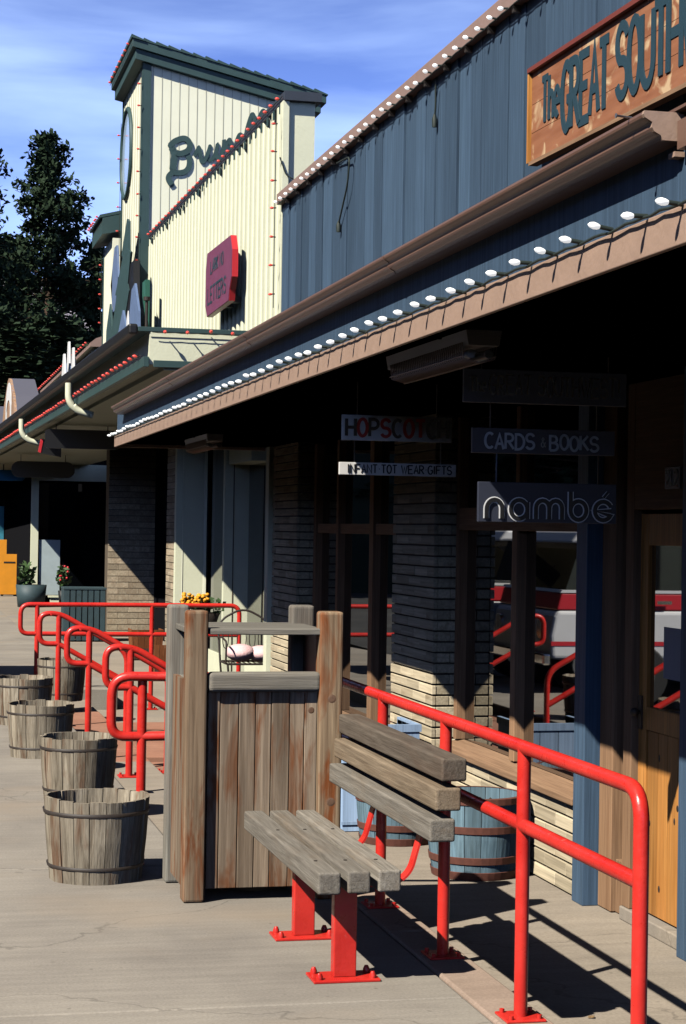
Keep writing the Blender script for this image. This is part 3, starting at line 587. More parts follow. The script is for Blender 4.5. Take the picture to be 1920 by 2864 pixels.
# shop fronts under canopy B
p = MB(); p.box(3.53, 3.93, 24.9, 25.05, -.26, 3.12); p.build('cream_panel', 'cream', Bd)
p = MB(); p.box(3.615, 3.625, 24.892, 24.899, -.26, 3.12); p.box(3.90, 3.935, 24.86, 24.90, -.26, 3.12); p.build('panel_strip', 'cream2', Bd)
p = MB(); bricks(p, None, 'x', 25.06, 25.85, -.27, 3.1, 3.535, .03, course=.09, ln=.3); p.build('brick_wall', 'brickfar', Bd)
B(3.555, 4.2, 25.06, 25.84, -.27, 3.1).build('mortar', 'mortar', Bd)
p = MB(); p.box(3.97, 3.985, 23.72, 24.9, .05, 2.9); p.build('window_pane', 'glass', Bd)
p = MB(); p.box(3.94, 4.0, 23.66, 24.9, -.26, .05); p.build('plinth', 'cream', Bd)
p = MB(); p.box(3.96, 4.27, 23.6, 23.72, -.26, 3.12); p.box(4.0, 4.30, 22.0, 23.58, 2.45, 3.12); p.build('cream_panel', 'cream', Bd)
p = MB(); p.box(4.07, 4.08, 23.592, 23.599, -.26, 3.0); p.build('panel_strip', 'mortar', Bd)
p = MB(); p.box(4.27, 4.285, 21.0, 23.6, .0, 2.45); p.box(4.25, 4.30, 17.6, 21.0, .0, 3.1); p.build('window_pane', 'glass', Bd)
p = MB(); p.box(4.24, 4.3, 22.0, 23.58, -.26, .0); p.box(3.26, 3.33, 17.01, 17.16, -.22, 2.40); p.build('cream_jamb', 'cream', Bd)
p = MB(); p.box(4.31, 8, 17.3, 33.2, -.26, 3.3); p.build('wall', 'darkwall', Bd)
p = MB(); bricks(p, None, 'y', 3.50, 4.36, -.27, 3.1, 33.0, .03, course=.105, ln=.36); p.build('brick_wall', 'brickfar', Bd)
B(3.51, 4.36, 33.025, 33.6, -.27, 3.1).build('mortar', 'mortar', Bd)
p = MB(); p.box(4.365, 4.45, 32.96, 33.1, -.27, 3.1); p.build('corner_trim', 'dgreen', Bd)
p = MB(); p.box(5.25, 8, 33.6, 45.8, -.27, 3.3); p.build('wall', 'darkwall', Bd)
# far shop front seen under the canopy
p = MB(); p.box(3.02, 3.19, 45.9, 46.1, -.27, 3.12); p.box(3.192, 5.2, 45.9, 46.1, 2.72, 3.12); p.box(3.5, 5.0, 45.86, 46.0, -.27, -.08); p.box(3.45, 5.0, 45.82, 46.0, -.079, -.04); p.build('far_shop_frame', 'cream', Bd)
p = MB(); p.box(3.19, 5.2, 46.0, 46.06, -.04, 2.66); p.build('window_pane', 'glass', Bd)
p = MB(); p.prism([(3.22, -.02), (3.72, -.02), (3.72, 1.3), (3.22, 1.3)], 1, 45.96, 45.99); p.build('lit_glass_panel', 'litglass', Bd)  # pale panel stands in for the sunlit lower part of the glass
p = MB(); p.box(3.02, 9, 46.2, 59.5, -.27, 4.9); p.build('wall', 'darkwall', Bd)

random.seed(6)
string('bulb_string', 'string of red bulbs climbing the dark cap of the ribbed cream parapet', [(3.394, 17.3, 5.68), (3.394, 27.2, 5.842)], 32, (-1, 0, 0), 'redbulb', r=.016, ln=.03, stick=.015)
string('bulb_string', 'string of red bulbs along the street edge of the cream canopy', [(cx(17.7)-.012, 17.7, 3.25), (cx(50)-.012, 50, 3.25)], 90, (-1, 0, .3), 'redbulb', r=.016, ln=.035, stick=.02)
string('bulb_string', 'four red bulbs on the end face of the cream canopy, above its cream panel', [(2.24, 17.585, 3.463), (3.1, 17.585, 3.463)], 4, (0, -1, .1), 'redbulb', r=.018, ln=.035, stick=.06)
string('bulb_string', 'red bulbs running down the green corner trim of the cream tower', [(3.27, 27.26, 8.2), (3.27, 27.26, 4.7)], 11, (-1, -.3, 0), 'redbulb', r=.015, ln=.035, stick=.03)
string('bulb_string', 'red bulbs running down the far street edge of the cream tower', [(3.27, 29.86, 8.0), (3.27, 29.86, 4.6)], 9, (-1, -.3, 0), 'redbulb', r=.014, ln=.035, stick=.03)
string('bulb_string', 'red bulbs down the near corner board of the ribbed cream parapet', [(3.335, 17.27, 5.55), (3.335, 17.27, 3.7)], 7, (-1, -.1, 0), 'redbulb', r=.013, ln=.03, stick=.025)
string('bulb_string', 'red bulbs on the sloped eave of the cream tower roof', [(3.10, 27.2, 8.62), (3.10, 30.0, 8.62)], 8, (-1, -.2, .2), 'redbulb', r=.016, ln=.035, stick=.02)
string('bulb_string', 'red bulbs on the eave of the lower green roof beyond the tower', [(2.99, 30.3, 6.58), (2.99, 31.9, 6.58)], 8, (-1, -.2, .3), 'redbulb', r=.016, ln=.035, stick=.02)
string('bulb_string', 'red bulbs down the far corner of the lower cream tower', [(3.17, 31.55, 6.1), (3.17, 31.55, 4.9)], 5, (-1, -.3, 0), 'redbulb', r=.015, ln=.035, stick=.02)
string('bulb_string', 'red bulbs on the brown cap of the low far parapet', [(3.19, 33.9, 4.92), (3.19, 49, 4.92)], 34, (-1, 0, .3), 'redbulb', r=.018, ln=.035, stick=.02)
# hanging cords
def cordthing(label, pts, r=.007, plug=True):
    t = thing('extension_cord', label, 'cord', pts[0]); MB().tube(bend(pts, .08, 5), r, 6).build('wire', 'cord', t)
    if plug: p = Vector(pts[-1]); MB().tube([p+Vector((0, 0, .02)), p-Vector((0, 0, .02)), p-Vector((0, 0, .07))], [r*1.2, r*3, r*2.6], 7).build('plug', 'cord', t)
cordthing('black cord hanging against the cream tower above the blue parapet end', [(3.62, 17.4, 5.35), (3.50, 17.35, 5.35), (3.50, 17.34, 4.8), (3.50, 17.3, 3.9)], plug=False)
cordthing('short black cord with a plug looping from the ribbed parapet corner', [(3.36, 17.25, 5.1), (3.42, 17.24, 4.93), (3.50, 17.24, 4.9), (3.56, 17.24, 4.72)])
cordthing('long black cord with a plug hanging down the far end of the blue boards', [(3.36, 14.85, 4.60), (3.35, 14.35, 4.56), (3.35, 14.42, 4.35), (3.36, 14.75, 4.1)])
cordthing('small knotted cord hanging from the middle of the blue parapet bulbs', [(3.36, 11.95, 4.58), (3.37, 11.98, 4.45), (3.37, 12.0, 4.38)], r=.006)
t = thing('roof_pipe', 'thin dark vent pipe standing on the cream canopy roof', 'pipe', (2.5, 18.6, 3.53))
MB().tube([(2.46, 19.8, 3.53), (2.46, 19.8, 4.02)], .016, 8).build('pipe', 'iron', t); MB().tube([(2.46, 19.8, 4.02), (2.46, 19.8, 4.06)], .035, 8).build('pipe_cap', 'iron', t)

# tower lettering (script)
t = thing('script_lettering', 'dark green script letters reading Brunell on the cream tower', 'lettering', (4.2, 27.25, 7.0))
ST = {
'B': [([(3.719,7.147),(3.756,7.054),(3.746,6.934),(3.736,6.838)], .10), ([(3.694,7.181),(3.759,7.245),(3.878,7.294),(3.95,7.268),(3.981,7.187),(3.941,7.113),(3.846,7.071),(3.786,7.079)], .085), ([(3.917,7.087),(3.972,7.019),(3.974,6.9),(3.922,6.819),(3.826,6.79),(3.742,6.791),(3.684,6.74),(3.679,6.68),(3.722,6.611)], .08)],
'r': [([(4.06,7.073),(4.096,7.146),(4.114,7.171),(4.134,7.077),(4.159,6.971),(4.207,7.009),(4.265,7.156)], .07)],
'u': [([(4.276,7.205),(4.248,7.084),(4.267,7.001),(4.327,7.04),(4.373,7.163),(4.384,7.235),(4.368,7.091),(4.4,7.021),(4.45,7.10)], .065)],
'n': [([(4.447,7.072),(4.475,7.217),(4.48,7.289),(4.488,7.158),(4.529,7.268),(4.564,7.319),(4.584,7.224),(4.58,7.104),(4.64,7.16)], .065)],
'e': [([(4.652,7.18),(4.668,7.301),(4.709,7.4),(4.746,7.378),(4.735,7.281),(4.652,7.2),(4.689,7.11),(4.78,7.22)], .07)],
'l': [([(4.796,7.285),(4.811,7.454),(4.863,7.65),(4.898,7.712),(4.924,7.63),(4.89,7.483),(4.819,7.334),(4.87,7.26),(4.94,7.36)], .07), ([(4.951,7.451),(4.973,7.609),(5.044,7.77),(5.081,7.736),(5.071,7.615),(5.0,7.466),(5.05,7.38),(5.12,7.45)], .07)],
}
for kk, sts in ST.items():
    mb = MB()
    for pts, wd in sts:
        # smooth the stroke
        P = [Vector((a, b)) for a, b in pts]; q = []
        for i in range(len(P)-1):
            p0, p1, p2, p3 = P[max(i-1, 0)], P[i], P[i+1], P[min(i+2, len(P)-1)]
            for j in range(5):
                s = j/5; q.append(.5*((2*p1)+(-p0+p2)*s+(2*p0-5*p1+4*p2-p3)*s*s+(-p0+3*p1-3*p2+p3)*s**3))
        q.append(P[-1]); ribbon(mb, q, wd*(.98 if kk == 'B' else .8), Vector((0, 27.297, 0)), XV, ZV, Vector((0, -1, 0)), .014)
        for c0 in (q[0], q[-1]): ribbon(mb, arc(c0.x, c0.y, wd*.21, wd*.21, 0, 360, 10), wd*.42, Vector((0, 27.297, 0)), XV, ZV, Vector((0, -1, 0)), .014)
    mb.build('letter', 'dgreen', t)
# red wall sign on ribbed parapet
t = thing('wall_sign', 'maroon board sign with bright red edge on the ribbed cream wall', 'sign', (3.25, 19.9, 4.3))
yb, yt = 20.72, 19.18
po = [(20.72, 4.68), (20.80, 4.50), (20.80, 4.10), (20.68, 3.97), (19.24, 3.99), (19.20, 4.10), (19.08, 4.22), (19.08, 4.50), (19.20, 4.66)]
s = MB(); s.prism(po, 0, 3.24, 3.30); s.build('sign_edge', 'redplain', t)
cy, cz = 19.94, 4.32
s = MB(); s.prism([(cy+(a-cy)*.985, cz+(b-cz)*.985) for a, b in po], 0, 3.234, 3.2395); s.build('sign_face', 'maroon', t)
s = MB(); text(s, 'LARK NO', (3.2335, 20.45, 4.42), (0, -1, 0), ZV, (-1, 0, 0), .85, .13, .022, .002); s.build('lettering', 'navyletter', t)
s = MB(); text(s, 'LETTERS', (3.2335, 20.62, 4.10), (0, -1, 0), ZV, (-1, 0, 0), 1.2, .17, .024, .002); s.build('lettering', 'navyletter', t)
s = MB(); s.box(3.30, 3.40, 19.9, 20.0, 4.0, 4.06); s.box(3.30, 3.40, 19.9, 20.0, 4.56, 4.62); s.box(3.30, 3.40, 19.45, 19.55, 4.0, 4.06); s.build('mounting_block', 'black', t)

for (x, y, z, c_, lb) in [(3.13, 6.72, -.212, (.5, .05, .03), 'small red fallen leaf on the lower walk near the right frame edge'), (.62, 6.05, .003, (.16, .09, .04), 'small brown fallen leaf on the near walkway'), (2.62, 6.9, -.212, (.2, .12, .05), 'small dry leaf on the lower walk in the rail shadow')]:
    rd = random.Random(int(x*100)); t = MB(); n_ = 9; vs = [(x, y, z+.008)]+[(x+.022*math.cos(6.283*i/n_)*(1 if i % 2 else .55), y+.016*math.sin(6.283*i/n_)*(1 if i % 2 else .55), z+rd.uniform(0, .008)) for i in range(n_)]
    t.add(vs, [(0, i+1, (i+1) % n_+1) for i in range(n_)]); tag(t.build('fallen_leaf', mat('leaf_litter', c_, .8)), lb, 'leaf')
# rooftop cut-outs on canopy B
t = thing('cutout_sign', 'painted plywood scene of pines and blue snow peaks against the tower', 'cutout sign', (2.6, 23, 3.54))
cutk = 1.19
def cut(pts, x, m, name, th=.03): 
    if cutk != 1: pts = [(y*cutk, 3.54 if z < 3.62 else 1.65+(z-1.65)*cutk) for y, z in pts]; x = x+.50
    s = MB(); s.prism(pts, 0, x, x+th); return s.build(name, m, t)
# tall pine cut-outs lean along the street (Y, Z)
cut([(25.4, 3.56), (24.6, 4.1), (24.9, 4.1), (24.2, 4.6), (24.4, 4.62), (23.6, 5.0), (23.75, 5.05), (23.2, 5.42), (23.0, 5.36), (22.95, 5.0), (22.75, 4.95), (23.0, 4.6), (22.85, 4.5), (23.4, 4.1), (23.3, 4.0), (24.6, 3.56)], 2.62, 'dgreen', 'pine_shape')
cut([(25.9, 3.56), (25.75, 4.3), (25.35, 4.62), (25.1, 4.3), (24.9, 3.56)], 2.66, 'dgreen', 'pine_shape')
cut([(25.6, 4.9), (25.2, 5.35), (24.95, 5.35), (24.7, 4.9), (25.0, 4.5), (25.3, 4.5)], 2.70, 'blueg', 'pine_shape')
cut([(23.7, 3.56), (23.6, 4.0), (23.05, 4.28), (22.5, 3.9), (22.15, 4.42), (21.85, 4.46), (21.45, 4.1), (21.3, 3.56)], 2.56, 'blueg', 'mountain_shape')
cut([(23.2, 3.7), (23.1, 3.95), (22.95, 4.02), (22.8, 3.9), (22.75, 3.6)], 2.545, 'white', 'snow_shape', .012)
cut([(22.3, 3.56), (22.1, 3.8), (21.95, 3.86), (21.75, 3.72), (21.6, 3.56)], 2.545, 'white', 'snow_shape', .012)
cut([(22.55, 3.9), (22.5, 4.12), (22.38, 4.2), (22.3, 4.0)], 2.545, 'white', 'snow_shape', .012)
s = MB(); s.prism([(28.6, 3.54), (28.4, 4.6), (27.6, 5.42), (26.8, 5.42), (26.7, 4.9), (26.6, 3.54)], 0, 3.13, 3.22); s.build('dark_box', 'black', t)
s = MB(); s.box(3.16, 3.22, 25.6, 25.95, 3.54, 5.0); s.build('green_panel', mat('bright_green_paint', (.03, .13, .09), .5), t)
cutk = 1
t = thing('cutout_sign', 'small blue cut-out of three white tipped peaks on the far canopy roof', 'cutout sign', (2.6, 31, 3.5))
cut([(33.0, 3.53), (32.3, 4.2), (31.7, 4.42), (31.2, 4.05), (30.9, 4.40), (30.4, 4.0), (30.1, 4.3), (29.6, 3.9), (29.2, 3.53)], 2.6, 'blueg', 'mountain_shape')
for (a, b, z) in [(32.05, 31.45, 4.5), (31.05, 30.65, 4.62), (30.2, 29.85, 4.45)]:
    cut([(a, z-.33), ((a+b)/2+.08, z), ((a+b)/2-.08, z), (b, z-.36), ((a+b)/2, z-.55)], 2.57, 'white', 'snow_shape')
random.seed(2)
M_['rustic'] = wood('rustic_sign_wood', 2, [(.22, .12, .07), (.50, .32, .2), (.30, .22, .2)], patch=(.5, .6), grain=5)
def archsign(y0, y1, label):
    t = thing('arch_sign', label, 'sign', (2.1, (y0+y1)/2, 3.5)); ym = (y0+y1)/2; h = 1.05
    pr = [(y1, 3.5), (y1-.2*(y1-y0), 4.15), (ym+.35, 4.48+.08), (ym, 4.6), (ym-.35, 4.56), (y0+.2*(y1-y0), 4.15), (y0, 3.5)]
    s = MB(); s.prism(pr, 0, 2.05, 2.10); s.build('sign_face', 'rustic', t)
    s = MB(); s.prism(pr, 0, 2.101, 2.55); s.build('sign_body', mat('grey_sign_side', (.10, .10, .13), .7), t)
    s = MB(); ribbon(s, [(0, 0)]+arc(.8, .35, .8, .35, 180, 0, 10)+[(1.6, 0)], .35, Vector((2.049, ym+.6, 3.62)), Vector((0, -1, 0)), ZV, Vector((-1, 0, 0)), .01); s.build('painted_arch', 'white', t)
    return t
archsign(36.0, 41.5, 'rustic brown arched sign with a pale painted arch on the far canopy'); archsign(45, 51, 'second rustic arched sign further along the canopy, cut by the frame')

# hanging shop signs under canopy B
def hang(label, x0, x1, y, z0, z1, mm='black', rnd=.12, top=3.13):
    t = thing('hanging_sign', label, 'sign', ((x0+x1)/2, y, z1)); r = min(rnd, (z1-z0)/2)
    pts = [(x1-r+r*math.sin(a), z0+r-r*math.cos(a)) for a in [math.pi/2*i/5 for i in range(6)]]+[(x1-r+r*math.cos(a), z1-r+r*math.sin(a)) for a in [math.pi/2*i/5 for i in range(6)]]+[(x0+r-r*math.sin(a), z1-r+r*math.cos(a)) for a in [math.pi/2*i/5 for i in range(6)]]+[(x0+r-r*math.cos(a), z0+r-r*math.sin(a)) for a in [math.pi/2*i/5 for i in range(6)]]
    s = MB(); s.prism(pts, 1, y, y+.04); s.build('sign_board', mm, t)
    s = MB()
    for xx in (x0+.15*(x1-x0), x1-.15*(x1-x0)): s.tube([(xx, y+.02, z1-.01), (xx, y+.02, top)], .008, 6)
    s.build('hanger', 'iron', t); return t
hang('long dark board with rounded ends hanging under the far cream canopy', 2.20, 3.52, 40, 2.64, 2.98, rnd=.17)
hang('wide black board hanging under the near part of the cream canopy', 2.02, 3.10, 28, 2.78, 3.06, rnd=.05)
t = thing('hanging_sign', 'small dark red edged board beside the wide black hanging board', 'sign', (2.0, 30, 2.9)); s = MB(); s.prism([(2.1, 2.78), (2.42, 2.72), (2.42, 3.0), (2.12, 3.0)], 1, 30, 30.05); s.build('sign_board', 'black', t)
s = MB(); s.prism([(2.06, 2.80), (2.10, 2.78), (2.14, 3.0), (2.10, 3.0)], 1, 29.99, 30.05); s.build('sign_edge', 'redplain', t); MB().tube([(2.25, 30.02, 2.99), (2.25, 30.02, 3.13)], .01, 6).build('hanger', 'iron', t)
# ------------------------------------------------------------------ signs on / under canopy A
t = thing('shop_sign', 'big wooden sign reading The GREAT SOUTHWEST with dark teal letters on the blue wall', 'sign', (3.29, 8.3, 3.9))
def sg(z, y): return z-.0215*(9.815-y)
s = MB()
x0_, x1_ = 3.30, 3.335
for a, b, m1 in [(0, .155, 1), (.155, .31, 1), (.31, .483, 1)]:
    s.hexa([(x0_, 9.80, 3.667+a), (x1_, 9.80, 3.667+a), (x1_, 6.6, sg(3.667+a, 6.6)), (x0_, 6.6, sg(3.667+a, 6.6))], [(x0_, 9.80, 3.667+b-.003), (x1_, 9.80, 3.667+b-.003), (x1_, 6.6, sg(3.667+b-.003, 6.6)), (x0_, 6.6, sg(3.667+b-.003, 6.6))])
s.build('sign_board', 'signwood', t)
s = MB(); s.hexa([(3.275, 9.815, 4.151), (3.34, 9.815, 4.151), (3.34, 6.6, sg(4.151, 6.6)), (3.275, 6.6, sg(4.151, 6.6))], [(3.275, 9.815, 4.175), (3.34, 9.815, 4.175), (3.34, 6.6, sg(4.175, 6.6)), (3.275, 6.6, sg(4.175, 6.6))])
s.build('sign_frame', mat('maroon_frame_paint', (.20, .045, .03), .5), t)
s = MB(); s.box(3.28, 3.338, 9.803, 9.822, 3.66, 4.15); s.build('sign_frame', 'pine', t)
s = MB(); s.hexa([(3.285, 9.80, 3.645), (3.337, 9.80, 3.645), (3.337, 6.6, sg(3.645, 6.6)), (3.285, 6.6, sg(3.645, 6.6))], [(3.285, 9.80, 3.665), (3.337, 9.80, 3.665), (3.337, 6.6, sg(3.665, 6.6)), (3.285, 6.6, sg(3.665, 6.6))]); s.build('sign_frame', 'frame_y', t)
U_ = Vector((0, -1, -.0215)); N_ = Vector((-1, 0, 0))
s = MB(); text(s, 'The', (3.2995, 9.62, 3.84), U_, ZV, N_, .27, .235, .036, .004, gap=.25); s.build('lettering', 'navyletter', t)
s = MB(); text(s, 'GREAT', (3.2995, 9.30, 3.735), U_, ZV, N_, .66, .335, .050, .004, gap=.12, jit=.03); s.build('lettering', 'navyletter', t)
s = MB(); text(s, 'SOUTHWEST', (3.2995, 8.53, 3.735), U_, ZV, N_, 1.45, .335, .050, .004, gap=.12, jit=.03); s.build('lettering', 'navyletter', t)
s = MB(); s.box(3.336, 3.384, 9.55, 9.62, 3.70, 4.10); s.box(3.336, 3.384, 8.0, 8.07, 3.66, 4.06); s.build('mounting_block', 'black', t)

def crosssign(label, x0, x1, y, z0, z1, board, top=2.40, chains=True):
    t = thing('hanging_sign', label, 'sign', ((x0+x1)/2, y, z1)); B(x0, x1, y, y+.02, z0, z1).build('sign_board', board, t, bevel=.002)
    if chains:
        s = MB(); [s.tube([(xx, y+.01, z1-.005), (xx, y+.01, top)], .003, 5) for xx in (x0+.08, x1-.08)]; s.build('chain', 'iron', t)
    return t
NY = Vector((0, -1, 0))
def near(y0, y1):
    k = y1/y0; return (lambda x: x*k), (lambda z: 1.65+(z-1.65)*k), k
fx_, fz_, kk_ = near(9.9, 9.3)
t = crosssign('white hanging sign reading HOPSCOTCH in black and red letters', fx_(2.292), fx_(2.905), 9.3, fz_(2.133), fz_(2.270), 'signwhite')
lt = [MB() for _ in 'HOPSCOTCH']; text(None, 'HOPSCOTCH', (fx_(2.315), 9.299, fz_(2.156)), XV, ZV, NY, .565*kk_, .092*kk_, .016, .002, gap=.3, mbs=lambda i: lt[i])
for i, q in enumerate(lt): q.build('letter', 'signred' if i in (1, 3, 5, 6) else 'black', t)
t = crosssign('white strip sign reading INFANT TOT WEAR GIFTS below the hopscotch sign', fx_(2.280), fx_(2.932), 9.3, fz_(1.947), fz_(2.014), 'signwhite', top=fz_(2.133))
s = MB(); text(s, 'INFANT.TOT WEAR.GIFTS', (fx_(2.325), 9.299, fz_(1.959)), XV, ZV, NY, .58*kk_, .044*kk_, .0062, .002, gap=.3); s.build('lettering', 'black', t)
t = crosssign('dark board with faint letters reading The GREAT SOUTHWEST under the ceiling', 2.32, 3.04, 7.55, 2.19, 2.33, 'darkblueboard')
M_['faint'] = mat('faded_sign_lettering', (.42, .40, .36), .7)
s = MB(); text(s, 'The', (2.345, 7.549, 2.235), XV, ZV, NY, .07, .06, .006, .002, gap=.2); s.build('lettering', 'faint', t); s = MB(); text(s, 'GREAT SOUTHWEST!', (2.43, 7.549, 2.225), XV, ZV, NY, .58, .08, .007, .002, gap=.25, jit=.04); s.build('lettering', 'faint', t)
t = crosssign('dark board reading CARDS and BOOKS in pale letters', 2.36, 2.99, 7.55, 1.98, 2.085, 'darkblueboard', top=2.19)
s = MB(); text(s, 'CARDS', (2.415, 7.549, 2.000), XV, ZV, NY, .215, .062, .010, .002, gap=.25, jit=.05); s.build('lettering', 'lead', t); s = MB(); text(s, 'BOOKS', (2.70, 7.549, 2.000), XV, ZV, NY, .215, .060, .010, .002, gap=.25, jit=.05); s.build('lettering', 'lead', t)
s = MB(); text(s, '&', (2.66, 7.549, 2.01), XV, ZV, NY, .02, .04, .004, .002); s.build('lettering', 'faint', t)
t = crosssign('dark blue sign reading nambe in outlined rounded letters', 2.390, 3.0, 7.55, 1.693, 1.860, 'bluesign' if 'bluesign' in M_ else 'darkblueboard', top=1.98)
M_['nambeboard'] = mat('blue_grey_sign_face', (.13, .16, .24), .55)
t.children[0].data.materials[0] = M_['nambeboard']
def nam(mb, sw, th):
    x = 2.425
    for c, w_ in [('n', .068), ('a', .072), ('m', .115), ('b', .07), ('e', .075)]:
        gl = G[c] if c != 'e' else [arc(.5, .5, .5, .5, -30, -330, 20)[::-1]+[(.02, .5), (.98, .5)]]
        for st in gl: ribbon(mb, [(x+p[0]*w_/(1.06 if c == 'm' else 1), p[1]*.078) for p in st], sw, Vector((0, 7.549, 1.708)), XV, ZV, NY, th)
        x += w_+.038
    ribbon(mb, [(x-.075, .095), (x-.055, .118)], sw*.6, Vector((0, 7.549, 1.708)), XV, ZV, NY, th)
s = MB(); nam(s, .026, .002); s.build('letter_outline', 'white', t); s = MB(); nam(s, .017, .006); s.build('lettering', 'black', t)
for o_ in list(col.objects):
    if o_.parent is None and o_.get('category') == 'sign' and abs(o_.location.y-7.55) < .01:
        k_ = 7.42/7.55; o_.location = EYE+(o_.location-EYE)*k_*1.0; o_.location.x -= .055; o_.scale = (k_, k_, k_)
t = thing('number_sign', 'small faint house number 212 above the pine door', 'sign', (3.42, 8.0, 1.9)); B(3.418, 3.429, 7.99, 8.16, 1.86, 1.96).build('sign_board', 'darkblueboard', t); s = MB(); text(s, '212', (3.4175, 8.15, 1.875), (0, -1, 0), ZV, N_, .14, .07, .010, .001); s.build('lettering', 'lead', t)
# fluorescent fixtures
def fixture(label, x, y0, y1, group='wire guarded lights on the canopy ceiling'):
    t = thing('ceiling_light', label, 'light fixture', (x, y0, 2.405))
    s = MB(); s.prism([(x-.07, 2.402), (x-.06, 2.345), (x+.06, 2.345), (x+.07, 2.402)], 1, y0, y1); s.build('housing', mat('fixture_enamel', (.5, .45, .42), .5), t)
    s = MB()
    for dx in (-.035, .035): s.tube([(x+dx, y0+.05, 2.318), (x+dx, y1-.05, 2.318)], .018, 8)
    s.build('tube', mat('unlit_tube_glass', (.6, .55, .5), .3), t)
    s = MB(); y = y0+.06
    while y < y1-.05: s.tube([(x-.068, y, 2.36), (x-.062, y, 2.30), (x, y, 2.285), (x+.062, y, 2.30), (x+.068, y, 2.36)], .0035, 5); y += .028
    for dx, z in ((-.064, 2.31), (0, 2.285), (.064, 2.31)): s.tube([(x+dx, y0+.05, z), (x+dx, y1-.05, z)], .003, 5)
    s.build('wire_guard', mat('guard_wire', (.45, .33, .28), .5), t)
fixture('twin tube ceiling light with wire guard behind the tan trim', 2.10, 6.75, 7.95); fixture('far ceiling light near the end of the blue canopy', 2.43, 15.0, 16.2)

# ------------------------------------------------------------------ red railings
TR = .0235
def rail(label, tubes, posts, plates=(), group=None, loc=None, weld=()):
    t = thing('handrail', label, 'handrail', loc or tubes[0][0]); 
    for nm, pts in tubes_named(tubes): MB().tube(bend(pts, .10, 8), TR, 16).build(nm, 'red', t)
    for p in posts: MB().tube(p, TR, 16).build('post', 'red', t)
    for (x, y, z) in plates:
        s = MB(); s.box(x-.07, x+.07, y-.07, y+.07, z, z+.009)
        pl = s.build('base_plate', 'red', t, bevel=.003)
        s = MB(); [s.tube([(x+a, y+b, z+.008), (x+a, y+b, z+.022)], .009, 6) for a in (-.05, .05) for b in (-.05, .05)]; s.build('bolt', 'red', pl)
    return t
def tubes_named(tubes): return [('top_rail' if i == 0 else 'lower_rail', p) for i, p in enumerate(tubes)]
XR = 2.075; ZT = .92; ZM = .655
# long rail along the kerb with its cross wing
rail('long red guard rail along the kerb edge behind the bench, looped at its far end',
     [[(1.160, 9.25, ZM-.03), (1.010, 9.25, ZM-.03), (1.010, 9.25, ZT), (XR, 9.08, ZT), (XR, 5.09, ZT), (XR, 5.09, .015)],
      [(1.160, 9.25, ZM-.03), (XR, 9.08, ZM), (XR, 5.09, ZM)]],
     [[(1.160, 9.25, 0), (1.160, 9.25, ZT)], [(XR, 8.08, 0), (XR, 8.08, ZT)], [(XR, 7.09, 0), (XR, 7.09, ZT)], [(XR, 6.14, 0), (XR, 6.14, ZT)]],
     [(XR, 8.08, .002), (XR, 7.09, .002), (XR, 6.14, .002), (XR, 5.09, .002)])
def steprail(y, x, zt, label, slope=.56):
    x0 = x-.165; x1 = x+.60; zb = zt-.265
    rail(label, [[(x, y, zb), (x0, y, zb), (x0, y, zt), (x+.01, y, zt), (x1, y, zt-.6*slope), (x1, y, -.2)], [(x, y, zb), (x1, y, zb-.6*slope)]], [[(x, y, 0), (x, y, zt)]], [(x, y, 0), (x1, y, -.2085)])
steprail(12.5, 1.487, .855, 'nearest red handrail sloping down the steps, with a looped upper end')
steprail(14.3, 1.387, .88, 'middle red handrail sloping down the steps, second of the three')
steprail(16.7, 1.352, .88, 'farthest red handrail sloping down the steps beside the back tub')
rail('level red guard rail across the far side of the steps', [[(1.345, 19.3, .556), (1.18, 19.3, .556), (1.18, 19.3, .85), (3.41, 19.3, .85), (3.41, 19.3, -.21)], [(1.345, 19.3, .556), (3.41, 19.3, .548)]],
     [[(1.345, 19.3, -.0), (1.345, 19.3, .85)], [(2.505, 19.3, -.21), (2.505, 19.3, .85)]], [(1.345, 19.3, 0), (2.505, 19.3, -.213), (3.41, 19.3, -.213)])

